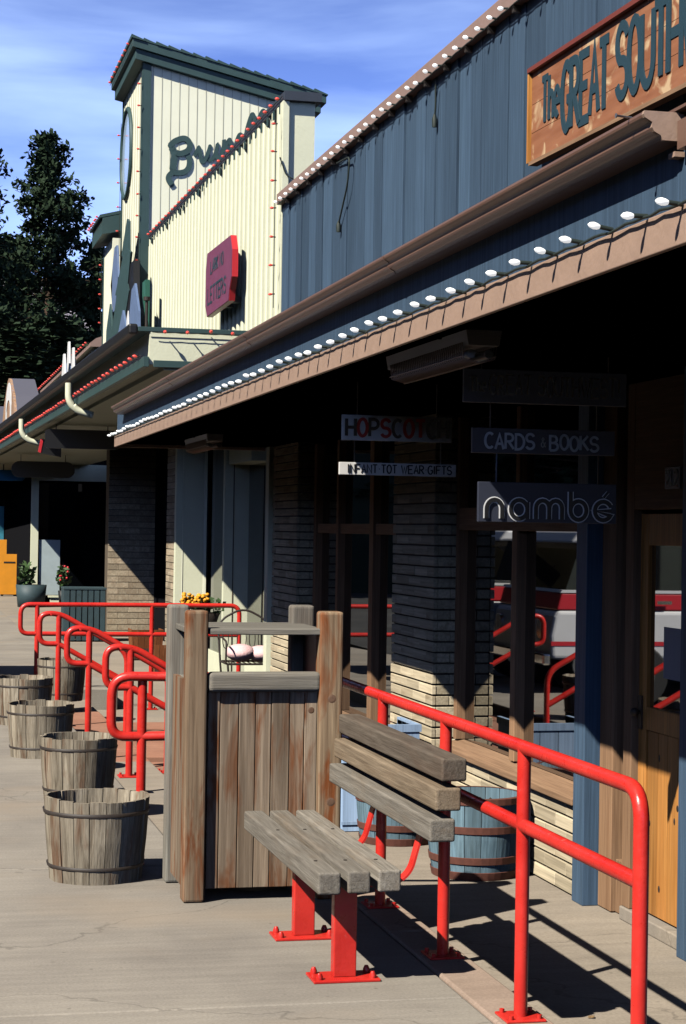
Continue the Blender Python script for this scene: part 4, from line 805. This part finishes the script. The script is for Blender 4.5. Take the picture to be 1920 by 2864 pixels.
# ------------------------------------------------------------------ bench
t = thing('bench', 'weathered plank bench with red steel legs in the foreground', 'bench', (1.6, 7.2, 0))
random.seed(21)
for i, x0 in enumerate((1.462, 1.574, 1.69)):
    o = B(x0, x0+.084, 6.58+.012*i, 8.08, .350, .430).build('seat_plank', 'bench_y', t, bevel=.009, seg=3)
for zc, xc, mm in ((.800, 1.925, 'bench_dark'), (.695, 1.905, 'bench_tan'), (.585, 1.885, 'bench_y')):
    s = MB(); s.box(xc-.04, xc+.055, 6.49, 8.12, zc-.041, zc+.041); o = s.build('back_plank', mm, t, bevel=.009, seg=3)
for yl in (6.80, 7.52):
    s = MB(); s.box(1.568, 1.654, yl-.026, yl+.026, .01, .343); lg = s.build('leg', 'red', t, bevel=.004)
    s = MB(); s.box(1.485, 1.735, yl-.075, yl+.075, .0, .011); pl = s.build('base_plate', 'red', lg, bevel=.003)
    s = MB(); [s.tube([(1.61+a, yl+b, .01), (1.61+a, yl+b, .022), (1.61+a, yl+b, .034)], [.013, .013, .007], 8) for a in (-.1, .1) for b in (-.05, .05)]; s.build('bolt', 'red', pl)
    s = MB(); s.box(1.50, 1.77, yl-.026, yl+.026, .343, .3495); s.build('seat_bracket', 'red', t)
    # curved flat bar from seat to back
    pth = bend([(1.66, 0, .336), (1.80, 0, .332), (1.868, 0, .375), (1.935, 0, .62), (1.972, 0, .84)], .09, 8)
    s = MB(); vs = []
    for p in pth: vs.append(p)
    q = []
    for i, p in enumerate(vs):
        d = (vs[min(i+1, len(vs)-1)]-vs[max(i-1, 0)]).normalized(); nn = Vector((-d.z, 0, d.x))*.004; q += [(p+nn+YV(yl+.04-.03)), (p+nn+YV(yl+.04+.03)), (p-nn+YV(yl+.04+.03)), (p-nn+YV(yl+.04-.03))]
    s.add(q, [(i*4+a, i*4+(a+1) % 4, i*4+4+(a+1) % 4, i*4+4+a) for i in range(len(vs)-1) for a in range(4)]+[(0, 1, 2, 3), tuple(len(q)-4+a for a in range(4))])
    s.build('back_bracket', 'red', t)
s = MB()
for yl in (6.82, 7.54):
    for x in (1.504, 1.616, 1.732): s.tube([(x, yl, .428), (x, yl, .4325)], .007, 8)
s.build('bolt', 'iron', t)

# ------------------------------------------------------------------ litter bin enclosure
t = thing('litter_bin', 'tall timber litter bin enclosure with four posts and a plank roof beside the bench', 'litter bin', (1.55, 8.5, 0))
random.seed(31)
for (x0, x1, y0, y1, zt, mm, lb) in [(1.228, 1.325, 8.26, 8.355, 1.285, 'post_red', 'reddish front post'), (1.828, 1.935, 8.255, 8.36, 1.283, 'post_z', 'knotty tan front post'), (1.215, 1.31, 8.74, 8.84, 1.29, 'grey_z', 'grey rear post'), (1.80, 1.91, 8.76, 8.86, 1.29, 'grey_z', None)]:
    s = MB(); s.box(x0, x1, y0, y1, .0, zt); o = s.build('post', mm, t, bevel=.014, seg=3)
    if lb: o['label'] = lb
s = MB(); x = 1.332; ws = [.056, .084, .075, .072, .083, .067, .072]
for i, wd in enumerate(ws):
    s.box(x+.002, min(x+wd, 1.828)-.0015, 8.300+(.002 if i % 2 else 0), 8.322, .055, .93); x += wd
s.build('front_panel', 'panel_z', t, bevel=.0025, seg=2)
s = MB(); s.box(1.329, 1.838, 8.262, 8.347, .925, 1.012); s.build('front_rail', 'grey_x', t, bevel=.02, seg=4)
for xs in (1.238, 1.885):
    s = MB(); y = 8.362
    while y < 8.735: s.box(xs, xs+.02, y, min(y+.074, 8.738)-.002, .055, .97); y += .0755
    s.build('side_panel', 'panel_z', t)
s = MB(); s.box(1.262, 1.300, 8.356, 8.738, .93, .968); s.build('side_rail', 'grey_z', t, bevel=.008)
s = MB(); s.box(1.845, 1.880, 8.362, 8.758, .93, .968); s.box(1.855, 1.88, 8.362, 8.758, .968, 1.178); s.build('dark_side_board', 'black', t)
s = MB(); s.box(1.245, 1.855, 8.345, 8.86, 1.178, 1.205); s.box(1.332, 1.868, 8.272, 8.345, 1.178, 1.206); s.build('roof_board', 'grey_x', t, bevel=.004)
s = MB(); s.lathe([(.0, .06), (.20, .06), (.235, .90), (.245, .90), (.21, .03), (0, .03)], (1.565, 8.56), 28); s.build('liner', 'black', t)
s = MB(); s.box(1.262, 1.88, 8.72, 8.735, .055, .90); s.build('rear_panel', 'black', t)
k = MB()
for (x, z) in ((1.884, .895), (1.886, .435)): k.tube([(x, 8.2555, z), (x, 8.2535, z)], [.022, .012], 14)
for v in range(1): k.build('wood_knot', mat('knot_wood', (.16, .09, .055), .7, var=.3, vscale=60), t)
k = MB(); k.tube([(1.80, 8.301, .84), (1.80, 8.2985, .84)], [.018, .01], 12); k.build('wood_knot', mat('knot_wood_dark', (.13, .07, .04), .7), t)
s = MB(); s.box(1.31, 1.345, 8.335, 8.35, .055, .93); s.build('gap_shade_strip', 'black', t)  # black strip painted in for the shade between post and panel

# ------------------------------------------------------------------ wooden tubs
def tub(label, x, y, r=.24, h=.38, seed=0, rb=.87):
    random.seed(100+seed); t = thing('wooden_tub', label, 'planter tub', (x, y, 0), 'weathered wooden tubs along the walk')
    n = 20; s = MB()
    for i in range(n):
        a0, a1 = 2*math.pi*(i+.025)/n, 2*math.pi*(i+.975)/n; dr = random.uniform(-.0035, .0035); hz = h+random.uniform(-.005, .006); th = .016; vs = []
        m = 4
        for j in range(m+1):
            a = a0+(a1-a0)*j/m
            for (zz, rr) in ((0.0, r*rb+dr), (h*.5, r*(rb+1)/2+dr+.004), (hz, r+dr), (hz, r+dr-th), (.02, r*rb+dr-th)): vs.append((rr*math.cos(a), rr*math.sin(a), zz))
        fs = [(j*5+q, j*5+5+q, j*5+5+(q+1) % 5, j*5+(q+1) % 5) for j in range(m) for q in range(5)]+[(4, 3, 2, 1, 0), tuple(m*5+q for q in range(5))]
        s.add(vs, fs)
    s.build('staves', 'tub_z', t, local=True)
    s = MB(); s.lathe([(0, .02), (r*rb-.015, .02)], (0, 0), 20); s.lathe([(0, h*.62), (r*.90, h*.62)], (0, 0), 24); s.build('soil', 'soil', t, local=True)
    s = MB(); s.lathe([(r*(rb+(1-rb)*.82)+.005, h*.81), (r*(rb+(1-rb)*.86)+.008, h*.855), (r*(rb+(1-rb)*.86)+.002, h*.855)], (0, 0), 40); s.build('hoop', 'iron', t, local=True)
    s = MB(); s.lathe([(r*(rb+(1-rb)*.18)+.005, h*.165), (r*(rb+(1-rb)*.22)+.0075, h*.205), (r*(rb+(1-rb)*.22)+.001, h*.205)], (0, 0), 40); s.build('hoop', 'iron', t, local=True)
    # backing keeps daylight out of the seams
    s = MB(); s.lathe([(r*rb-.012, .01), (r-.012, h-.02)], (0, 0), 32); s.build('lining', 'iron', t, local=True)
    t.rotation_euler.z = random.uniform(0, 6); return t
tub('nearest and largest looking weathered tub, left of the timber bin', .915, 8.95, .248, .385, 1)
tub('second weathered tub, standing just behind the nearest tub', 1.065, 11.52, .232, .38, 2)
tub('third weathered tub counted from the nearest, at the left edge', .994, 13.72, .240, .375, 3)
tub('fourth tub with reddish staves, cut by the left frame edge', 1.01, 15.95, .24, .385, 4)
tub('farthest tub, behind the sloping red rails', 1.495, 18.05, .225, .39, 5)

# ------------------------------------------------------------------ blue half barrels and boxes by the shop
def halfbarrel(label, x, y, seed, r=.262, h=.44):
    random.seed(seed); t = thing('half_barrel', label, 'barrel planter', (x, y, -.215), 'blue painted half barrels by the shop front')
    def rr(z): return r*(.86+.14*math.sin(math.pi/2*min(1, z/h)**.8))
    n = 18; s = MB()
    for i in range(n):
        a0, a1 = 2*math.pi*(i+.02)/n, 2*math.pi*(i+.98)/n; vs = []; zs = [0, .25*h, .5*h, .75*h, h]; m = 3
        for j in range(m+1):
            a = a0+(a1-a0)*j/m
            for z in zs: vs.append((rr(z)*math.cos(a), rr(z)*math.sin(a), z))
            for z in zs[::-1]: vs.append(((rr(z)-.022)*math.cos(a), (rr(z)-.022)*math.sin(a), z))
        p = 10; s.add(vs, [(j*p+q, j*p+p+q, j*p+p+(q+1) % p, j*p+(q+1) % p) for j in range(m) for q in range(p)]+[tuple(range(p))[::-1], tuple(m*p+q for q in range(p))])
    s.build('staves', 'bluebar', t, local=True)
    for z0, z1 in ((.0, .045), (.085, .125), (.25, .29), (.405, .441)):
        s = MB(); s.lathe([(rr(z0)+.003, z0), (rr(z0)+.006, z0+.002), (rr(z1)+.006, z1-.002), (rr(z1)+.002, z1), (rr(z1)-.024, z1)] if z0 > .4 else [(rr(z0)+.003, z0), (rr(z0)+.006, z0+.002), (rr(z1)+.006, z1-.002), (rr(z1)+.002, z1)], (0, 0), 40, smooth=False); s.build('hoop', 'rust', t, local=True)
    s = MB(); s.lathe([(0, h-.10), (r-.03, h-.10)], (0, 0), 24); s.build('soil', 'soil', t, local=True)
    s = MB(); s.lathe([(rr(0)-.015, 0.005), (r-.018, h-.02)], (0, 0), 24); s.build('lining', 'iron', t, local=True)
    return t
halfbarrel('near blue half barrel with rusty hoops, seen behind the red rail posts', 3.08, 9.93, 41, r=.268)
halfbarrel('far blue half barrel, partly behind the bench back and pale box', 2.93, 11.04, 42, r=.25)
t = thing('planter_box', 'pale blue board planter box beside the brick pier', 'planter box', (2.93, 11.65, -.215))
s = MB()
for i in range(4): x = 2.68+i*.122; s.box(x+.001, x+.119, 11.40, 11.42, -.21, .43)
for i in range(4): y = 11.422+i*.115; s.box(2.68, 2.70, y, y+.112, -.21, .43); s.box(3.148, 3.168, y, y+.112, -.21, .43)
s.build('boards', 'palebox', t); s = MB(); s.box(2.70, 3.148, 11.42, 11.88, -.2, .395); s.build('soil', 'soil', t)
s = MB(); s.box(2.672, 3.176, 11.392, 11.4195, .40, .445); s.box(2.672, 3.176, 11.392, 11.3995, -.17, -.15); s.box(2.672, 2.70, 11.4195, 11.89, .40, .445); s.box(3.148, 3.176, 11.4195, 11.89, .40, .445); s.build('rim', 'palebox', t)

# ------------------------------------------------------------------ wrought iron chair, plants, planters at the far shop
t = thing('iron_chair', 'black wrought iron garden chair with pink cushions by the cream shop front', 'chair', (3.35, 18.4, -.215))
s = MB()
for x in (3.10, 3.58):
    for y in (18.15, 18.6): s.tube([(x, y, -.21), (x+.02, y, .1), (x, y, .33)], .011, 7)
s.build('leg', 'iron', t)
s = MB(); s.tube(bend([(3.10, 18.15, .33), (3.58, 18.15, .33), (3.58, 18.6, .33), (3.10, 18.6, .33), (3.10, 18.15, .33)], .06), .011, 7)
for i in range(9): x = 3.15+i*.05; s.tube([(x, 18.15, .33), (x, 18.6, .33)], .005, 5)
s.build('seat_frame', 'iron', t)
s = MB(); s.tube(bend([(3.10, 18.6, .33), (3.08, 18.66, .72), (3.34, 18.68, .86), (3.60, 18.66, .72), (3.58, 18.6, .33)], .12, 8), .011, 7)
for k in range(5):
    cxk = 3.16+k*.09; s.tube([(cxk+.03*math.cos(a), 18.65, .55+.10*math.sin(a)) for a in [2*math.pi*i/12 for i in range(13)]], .005, 5)
s.build('back', 'iron', t)
s = MB()
for x in (3.08, 3.60): s.tube(bend([(x, 18.15, .33), (x, 18.12, .55), (x, 18.4, .58), (x, 18.62, .56)], .06), .010, 7)
for x in (3.06, 3.62):
    sp = [(x+.01*math.sin(a), 18.12+(.02+.012*a)*math.cos(a), .08+(.02+.012*a)*math.sin(a)) for a in [i*.5 for i in range(22)]]; s.tube(sp, .006, 5)
s.build('armrests', 'iron', t)
s = MB(); s.ball((3.26, 18.36, .43), .15, .2, .085, 18, 10); s.ball((3.47, 18.36, .42), .15, .2, .08, 18, 10); s.build('cushion', 'pink', t)

def leaves(mb, c, rx, ry, rz, n, size, seed):
    rd = random.Random(seed)
    for i in range(n):
        a = rd.uniform(0, 6.28); b = math.acos(rd.uniform(-1, 1)); q = rd.random()**.4
        p = Vector((c[0]+rx*q*math.sin(b)*math.cos(a), c[1]+ry*q*math.sin(b)*math.sin(a), c[2]+rz*q*math.cos(b)))
        d = Vector((rd.uniform(-1, 1), rd.uniform(-1, 1), rd.uniform(-.4, 1))).normalized()*size*rd.uniform(.6, 1.3); e = d.cross(Vector((rd.uniform(-1, 1), rd.uniform(-1, 1), rd.uniform(-1, 1)))).normalized()*size*.33
        mb.add([p, p+d*.5+e, p+d, p+d*.5-e], [(0, 1, 2, 3)])
t = thing('potted_flowers', 'orange marigolds in a stand planter by the cream shop', 'flowers', (3.12, 20.1, -.22))
s = MB(); s.tube([(3.12, 20.1, -.22), (3.12, 20.1, .5)], .035, 8); s.lathe([(0, .5), (.14, .5), (.22, .74), (.20, .74), (0, .72)], (3.12, 20.1), 20); s.build('stand', 'iron', t)
s = MB(); leaves(s, (3.16, 20.1, .80), .24, .2, .10, 160, .07, 3); s.build('leaves', 'leaf', t)
s = MB(); rd = random.Random(9)
for i in range(60): s.ball((3.06+rd.uniform(-.15, .13), 20.05+rd.uniform(-.12, .12), .88+rd.uniform(-.05, .06)), .026, .026, .02, 7, 4)
s.build('blooms', 'flower', t)
def rplanter(label, x, y, z, w_, h, seed, plant=False):
    t = thing('redwood_planter', label, 'planter', (x, y, z), 'small redwood planters'); s = MB(); n = 5
    for k in range(n):
        a = -w_/2+w_*k/n; s.hexa([(a*.85+.002, -w_*.4, 0), ((a+w_/n)*.85-.002, -w_*.4, 0), ((a+w_/n)*.85-.002, -w_*.37, 0), (a*.85+.002, -w_*.37, 0)], [(a+.002, -w_*.5, h), (a+w_/n-.002, -w_*.5, h), (a+w_/n-.002, -w_*.46, h), (a+.002, -w_*.46, h)])
        for sgn in (-1, 1): s.hexa([(sgn*w_*.40, a*.85+.002, 0), (sgn*w_*.43, a*.85+.002, 0), (sgn*w_*.43, (a+w_/n)*.85, 0), (sgn*w_*.40, (a+w_/n)*.85, 0)], [(sgn*w_*.46, a+.002, h), (sgn*w_*.5, a+.002, h), (sgn*w_*.5, a+w_/n, h), (sgn*w_*.46, a+w_/n, h)])
    s.build('boards', 'redwood', t, local=True); s = MB(); s.box(-w_*.44, w_*.44, -w_*.44, w_*.44, .02, h*.85); s.build('soil', 'soil', t, local=True)
    return t
rplanter('redwood planter standing on the walk before the buff brick wall', 3.42, 27.0, -.25, .46, .44, 1)
rplanter('second redwood planter, nearer and to the right of the first', 3.30, 24.0, -.24, .36, .40, 2)

# slatted green bin, dark tub, orange boards, teal stuff further on
t = thing('slatted_bin', 'dark green slatted litter bin in front of the buff brick wall', 'litter bin', (2.97, 31.7, -.26))
s = MB(); s.box(2.66, 3.27, 31.45, 31.95, -.22, .57); s.build('liner', 'black', t)
s = MB()
for i in range(7): x = 2.63+i*.098; s.box(x, x+.078, 31.40, 31.43, -.24, .60)
for i in range(5): y = 31.45+i*.11; s.box(2.62, 2.645, y, y+.085, -.24, .60); s.box(3.285, 3.31, y, y+.085, -.24, .60)
s.build('slats', 'dgreen2', t); s = MB(); s.box(2.615, 3.315, 31.39, 32.01, .60, .63); s.build('lid', 'dgreen2', t)
t = thing('round_planter', 'dark green round planter at the foot of the far cream post', 'planter', (3.32, 49.5, -.27))
s = MB(); s.lathe([(0, 0), (.33, 0), (.39, .5), (.35, .5), (0, .45)], (3.27, 45.2), 24)
s = MB(); s.lathe([(0, -.27), (.31, -.27), (.36, .25), (.32, .25), (0, .2)], (2.98, 44.9), 24); s.build('pot', 'dgreen2', t)
s = MB(); leaves(s, (2.85, 44.9, .45), .14, .14, .28, 120, .16, 4); s.build('leaves', 'leaf', t)
t = thing('flower_pot', 'potted plant with red blooms in the far shop window bay', 'plant', (3.72, 45.2, -.27))
s = MB(); s.lathe([(0, -.27), (.10, -.27), (.14, .1), (0, .1)], (3.78, 45.4), 14); s.build('pot', 'black', t); s = MB(); leaves(s, (3.76, 45.4, .38), .15, .14, .3, 130, .13, 5); s.build('leaves', 'leaf', t)
s = MB(); rd = random.Random(4); [s.ball((3.76+rd.uniform(-.12, .12), 45.3+rd.uniform(-.1, .1), .5+rd.uniform(-.25, .25)), .03, .03, .03, 6, 4) for i in range(9)]; s.build('blooms', 'redplain', t)
t = thing('notice_board', 'tall orange board standing at the far left edge', 'board', (2.6, 52.3, -.26))
s = MB(); s.box(2.25, 2.79, 52.3, 52.36, -.2, 1.24); s.build('panel', 'orange', t); s = MB(); s.box(2.3, 2.36, 52.37, 52.43, -.26, 1.2); s.box(2.68, 2.74, 52.37, 52.43, -.26, 1.2); s.build('post', 'iron', t)
t = thing('notice_board', 'shorter orange board with a faint black line, in front of the tall orange one', 'board', (2.85, 51.8, -.26))
s = MB(); s.box(2.58, 3.07, 51.5, 51.56, -.22, .86); s.build('panel', 'orange', t); s = MB(); s.box(2.68, 2.98, 51.492, 51.499, .62, .66); s.build('painted_line', 'iron', t); s = MB(); s.box(2.62, 2.68, 51.57, 51.8, -.26, .8); s.box(2.96, 3.02, 51.57, 51.8, -.26, .8); s.build('post', 'iron', t)
t = thing('teal_shopfront', 'dark teal timber shop front with posts, far left under the canopy', 'shop front', (3.4, 59, -.27))
s = MB(); s.box(2.85, 3.0, 58.0, 58.1, -.27, 2.2); s.box(3.10, 3.16, 57.9, 58.0, -.27, 2.5); s.box(3.42, 3.50, 57.9, 58.0, -.27, 2.5); s.box(3.30, 3.44, 58.0, 58.1, -.27, 1.6); s.box(3.50, 3.66, 57.9, 58.05, -.27, 2.0); s.build('post', 'teal', t)
s = MB(); s.box(3.66, 3.74, 57.9, 58.05, -.27, 2.0); s.build('post', 'redwood', t)
s = MB(); s.box(3.09, 3.14, 57.86, 57.9, 1.6, 2.1); s.box(3.42, 3.50, 57.86, 57.9, 1.65, 1.92); s.build('poster', 'white', t)
s = MB(); s.box(2.4, 3.9, 58.2, 59.2, -.27, 3.4); s.build('wall', 'darkwall', t)
t = thing('awning', 'small bright blue awning under the far canopy at the left edge', 'awning', (2.6, 47, 2.7))
s = MB(); s.prism([(2.2, 2.72), (2.86, 2.72), (3.0, 2.90), (2.86, 2.98), (2.2, 2.98)], 1, 46.8, 46.9); s.build('cloth', mat('blue_awning_cloth', (.03, .22, .45), .7), t)
s = MB(); s.tube([(2.4, 46.95, 2.9), (2.4, 46.95, 3.14)], .015, 6); s.build('bracket', 'iron', t)

# ------------------------------------------------------------------ van parked nose to the kerb (mirrored in the shop glass)
t = thing('parked_van', 'red and white van parked nose in, mirrored in the shop window', 'van', (-1.6, 19.3, -.14))
vy0, vy1 = 18.35, 20.3; fx = .52
low = [(fx, .36), (fx+.02, .60), (fx-.02, .80), (fx-.06, .86), (-4.0, .86), (-4.05, .36)]
s = MB(); s.prism(low, 1, vy0, vy1); s.build('lower_body', 'white', t, bevel=.04, seg=3)
s = MB(); s.prism([(fx-.055, .862), (fx-.10, 1.04), (-4.0, 1.04), (-4.0, .862)], 1, vy0+.02, vy1-.02); s.build('red_band', 'redplain', t, bevel=.015)
s = MB(); s.prism([(fx-.09, 1.042), (fx-.11, 1.07), (-4.0, 1.07), (-4.0, 1.042)], 1, vy0+.015, vy1-.015); s.build('belt_trim', 'white', t)
s = MB(); s.prism([(fx-.16, 1.071), (fx-.32, 1.55), (-3.95, 1.55), (-4.0, 1.071)], 1, vy0+.06, vy1-.06); s.build('window_band', 'glass', t)
s = MB(); s.prism([(fx-.20, 1.55), (fx-.30, 1.68), (-3.9, 1.70), (-3.98, 1.55)], 1, vy0+.04, vy1-.04); s.build('roof', 'white', t, bevel=.03)
s = MB()
for x in (-.55, -1.5, -2.5, -3.4): s.box(x-.04, x+.04, vy0+.045, vy0+.062, 1.07, 1.555); s.box(x-.04, x+.04, vy1-.062, vy1-.045, 1.07, 1.555)
s.build('window_pillar', 'white', t)
s = MB(); s.box(-4.0, fx+.01, vy0-.006, vy0+.004, .50, .545); s.build('red_stripe', 'redplain', t)
for x in (-.45, -3.1):
    for y in (vy0+.08, vy1-.26):
        s = MB(); s.prism([(x+.33*math.cos(2*math.pi*i/24), .19+.33*math.sin(2*math.pi*i/24)) for i in range(24)], 1, y-.10, y+.18); wh = s.build('wheel', 'rubber', t, bevel=.02)
        s = MB(); s.prism([(x+.17*math.cos(2*math.pi*i/16), .19+.17*math.sin(2*math.pi*i/16)) for i in range(16)], 1, y-.115, y-.10); s.build('rim', 'chrome', wh)
for y in (vy0+.28, vy1-.28): s = MB(); s.tube([(fx-.0, y, .66), (fx+.04, y, .66)], .10, 18); s.build('headlight', 'chrome', t)
s = MB(); s.box(fx+.02, fx+.10, vy0-.02, vy1+.02, .30, .42); s.build('bumper', 'chrome', t, bevel=.02)
s = MB(); s.box(-.80, -.64, vy0-.03, vy0-.01, .93, .965); s.build('door_handle', 'chrome', t)

dup(t, (t.location.x+.02, t.location.y+2.35, t.location.z), 0, 1, 'second van parked beyond the first, outside the frame, shading the walk')
# ------------------------------------------------------------------ trees, hill, unseen sky blockers
def conifer(name, label, loc, h, wid, seed, n_br=150, group='dark pines beyond the buildings', base=.12):
    rd = random.Random(seed); t = thing(name, label, 'pine tree', loc, group)
    tr = MB(); tr.tube([(0, 0, 0), (.08, .05, h*.4), (0, .1, h*.75), (.05, 0, h*.97)], [h*.017, h*.013, h*.007, h*.002], 8)
    fo = MB()
    for i in range(n_br):
        f = base+(1-base)*(i/n_br)**.85; z = h*f; prof = min(1, (1-f)*1.75+.12)*(.6+.4*math.sin(f*17+seed)**2)*(.5+.65*rd.random()); L_ = wid*prof
        a = rd.uniform(0, 6.283); d = Vector((math.cos(a), math.sin(a), 0)); tipz = L_*rd.uniform(-.15, .25); tr.tube([(0, 0, z-.3), d*L_*.5+Vector((0, 0, z)), d*L_+Vector((0, 0, z+tipz))], [.05, .03, .012], 4)
        for k in range(max(2, int(L_*2.0))):
            q = rd.choice([.35, .6, .8, .95, 1.0])*rd.uniform(.95, 1.06); c = d*L_*q+Vector((rd.uniform(-.35, .35), rd.uniform(-.35, .35), z+tipz*q+rd.uniform(-.15, .35)))
            for j in range(24):
                dd = Vector((rd.uniform(-1, 1), rd.uniform(-1, 1), rd.uniform(-.5, 1.2))).normalized()*rd.uniform(.22, .48); e = dd.cross(Vector((rd.uniform(-1, 1), rd.uniform(-1, 1), 1))).normalized()*.11
                o = c+Vector((rd.gauss(0, .2), rd.gauss(0, .2), rd.gauss(0, .16))); fo.add([o-e*.4, o+dd*.6+e, o+dd, o+dd*.6-e], [(0, 1, 2, 3)])
    tr.build('trunk', 'bark', t, local=True); fo.build('crown', 'needle', t, local=True); return t
P1 = conifer('pine_tree', 'tall dark pine with a ragged top left of the cream tower', (8.0, 110, -.6), 24.4, 5.4, 3, 270)
P2 = conifer('pine_tree', 'dark pine cut by the left edge of the frame', (3.6, 104, -.6), 23.4, 4.2, 8, 210)
P3 = conifer('pine_tree', 'lower dark pine between the tall pine and the low green roof', (10.8, 112, -.6), 18.6, 2.3, 15, 140)
dup(P2, (6.3, 118, -.6), 2.1, (1.25, 1.25, .84), 'broad dark pine filling in behind the tall pine')
dup(P1, (9.6, 120, -.6), 1.2, (1.1, 1.1, .60), 'short dark pine low behind the tall pine, right of it')
dup(P3, (7.2, 95, -.6), .7, (1.5, 1.5, .66), 'dense low pine above the rustic arched sign')
dup(P3, (5.3, 92, -.6), 2.7, (1.5, 1.5, .62), 'dense low pine above the left end of the canopy')
dup(P2, (11.8, 125, -.6), 3.3, (1.0, 1.0, .50), 'low pine just visible beside the lower cream tower')
for i, (x, y, s_, src) in enumerate([(-13, 52, .8, P1), (-17, 60, 1.0, P2), (-12, 72, 1.1, P1), (-20, 82, 1.1, P2), (-15, 96, 1.3, P1), (-26, 70, 1.0, P2), (-30, 95, 1.3, P1), (-22, 110, 1.3, P2), (-18, 45, .8, P2), (-34, 80, 1.1, P1)]):
    dup(src, (x, y, -.6), i*.9, (1.8*s_, 1.8*s_, s_), 'pine across the street, outside the frame and mirrored dimly in the glass', 'pines across the street')
hl = MB(); nx, ny = 60, 16; vs = []
for j in range(ny+1):
    for i in range(nx+1):
        x = -260+i*12; y = 380+j*22; hgt = 62*math.exp(-((y-560)/130)**2)*(1+.25*math.sin(x*.021)+.18*math.sin(x*.057+1)); hgt += 9*mnoise.noise(Vector((x*.02, y*.02, 0)))
        vs.append((x, y, hgt-3 if 0 < j else -2))
hl.add(vs, [(j*(nx+1)+i, j*(nx+1)+i+1, (j+1)*(nx+1)+i+1, (j+1)*(nx+1)+i) for j in range(ny) for i in range(nx)], .5, True)
struct('hills', hl, 'hill')
hl = MB(); vs = []; n = 72; rr = [42, 70, 110, 170, 260]; hh = [0, 16, 36, 66, 90]
A0, A1 = R(100), R(355)
for i in range(n+1):
    a = A0+(A1-A0)*i/n
    for r_, h_ in zip(rr, hh): vs.append((3+r_*math.cos(a), r_*math.sin(a)+10, -.9+h_*(1-.92*math.exp(-((a-4.75)/.85)**2))*(1+.18*math.sin(a*5)+.1*math.sin(a*13+2))))
hl.add(vs, [(i*5+q, i*5+5+q, i*5+6+q, i*5+q+1) for i in range(n) for q in range(4)], .5, True)
M_['sky_block'] = mat('sky_blocking_slope', (.018, .03, .015), .95, var=.5, vscale=.3); struct('hills', hl, 'sky_block')  # unseen ring of dark slopes added to block low sky light
t = thing('sky_block_row', 'dark shop row across the street, added unseen to block low sky light', 'sky blocker', (-14, 30, -.6))  # added out of view to cut low sky light under the canopy
B(-20, -14, -12, 100, -.6, 4.6).build('wall', 'darkwall', t); B(-20.5, -12.6, -12.5, 100.5, 4.61, 4.85).build('roof', 'iron', t)
for i in range(14): B(-13.99, -13.94, -8+i*7.4, -3.4+i*7.4, .5, 2.6).build('window', 'glass', t)
for i in range(30): B(-12.9, -12.75, -11+i*3.7, -10.85+i*3.7, -.6, 4.6).build('post', 'frame_z', t)
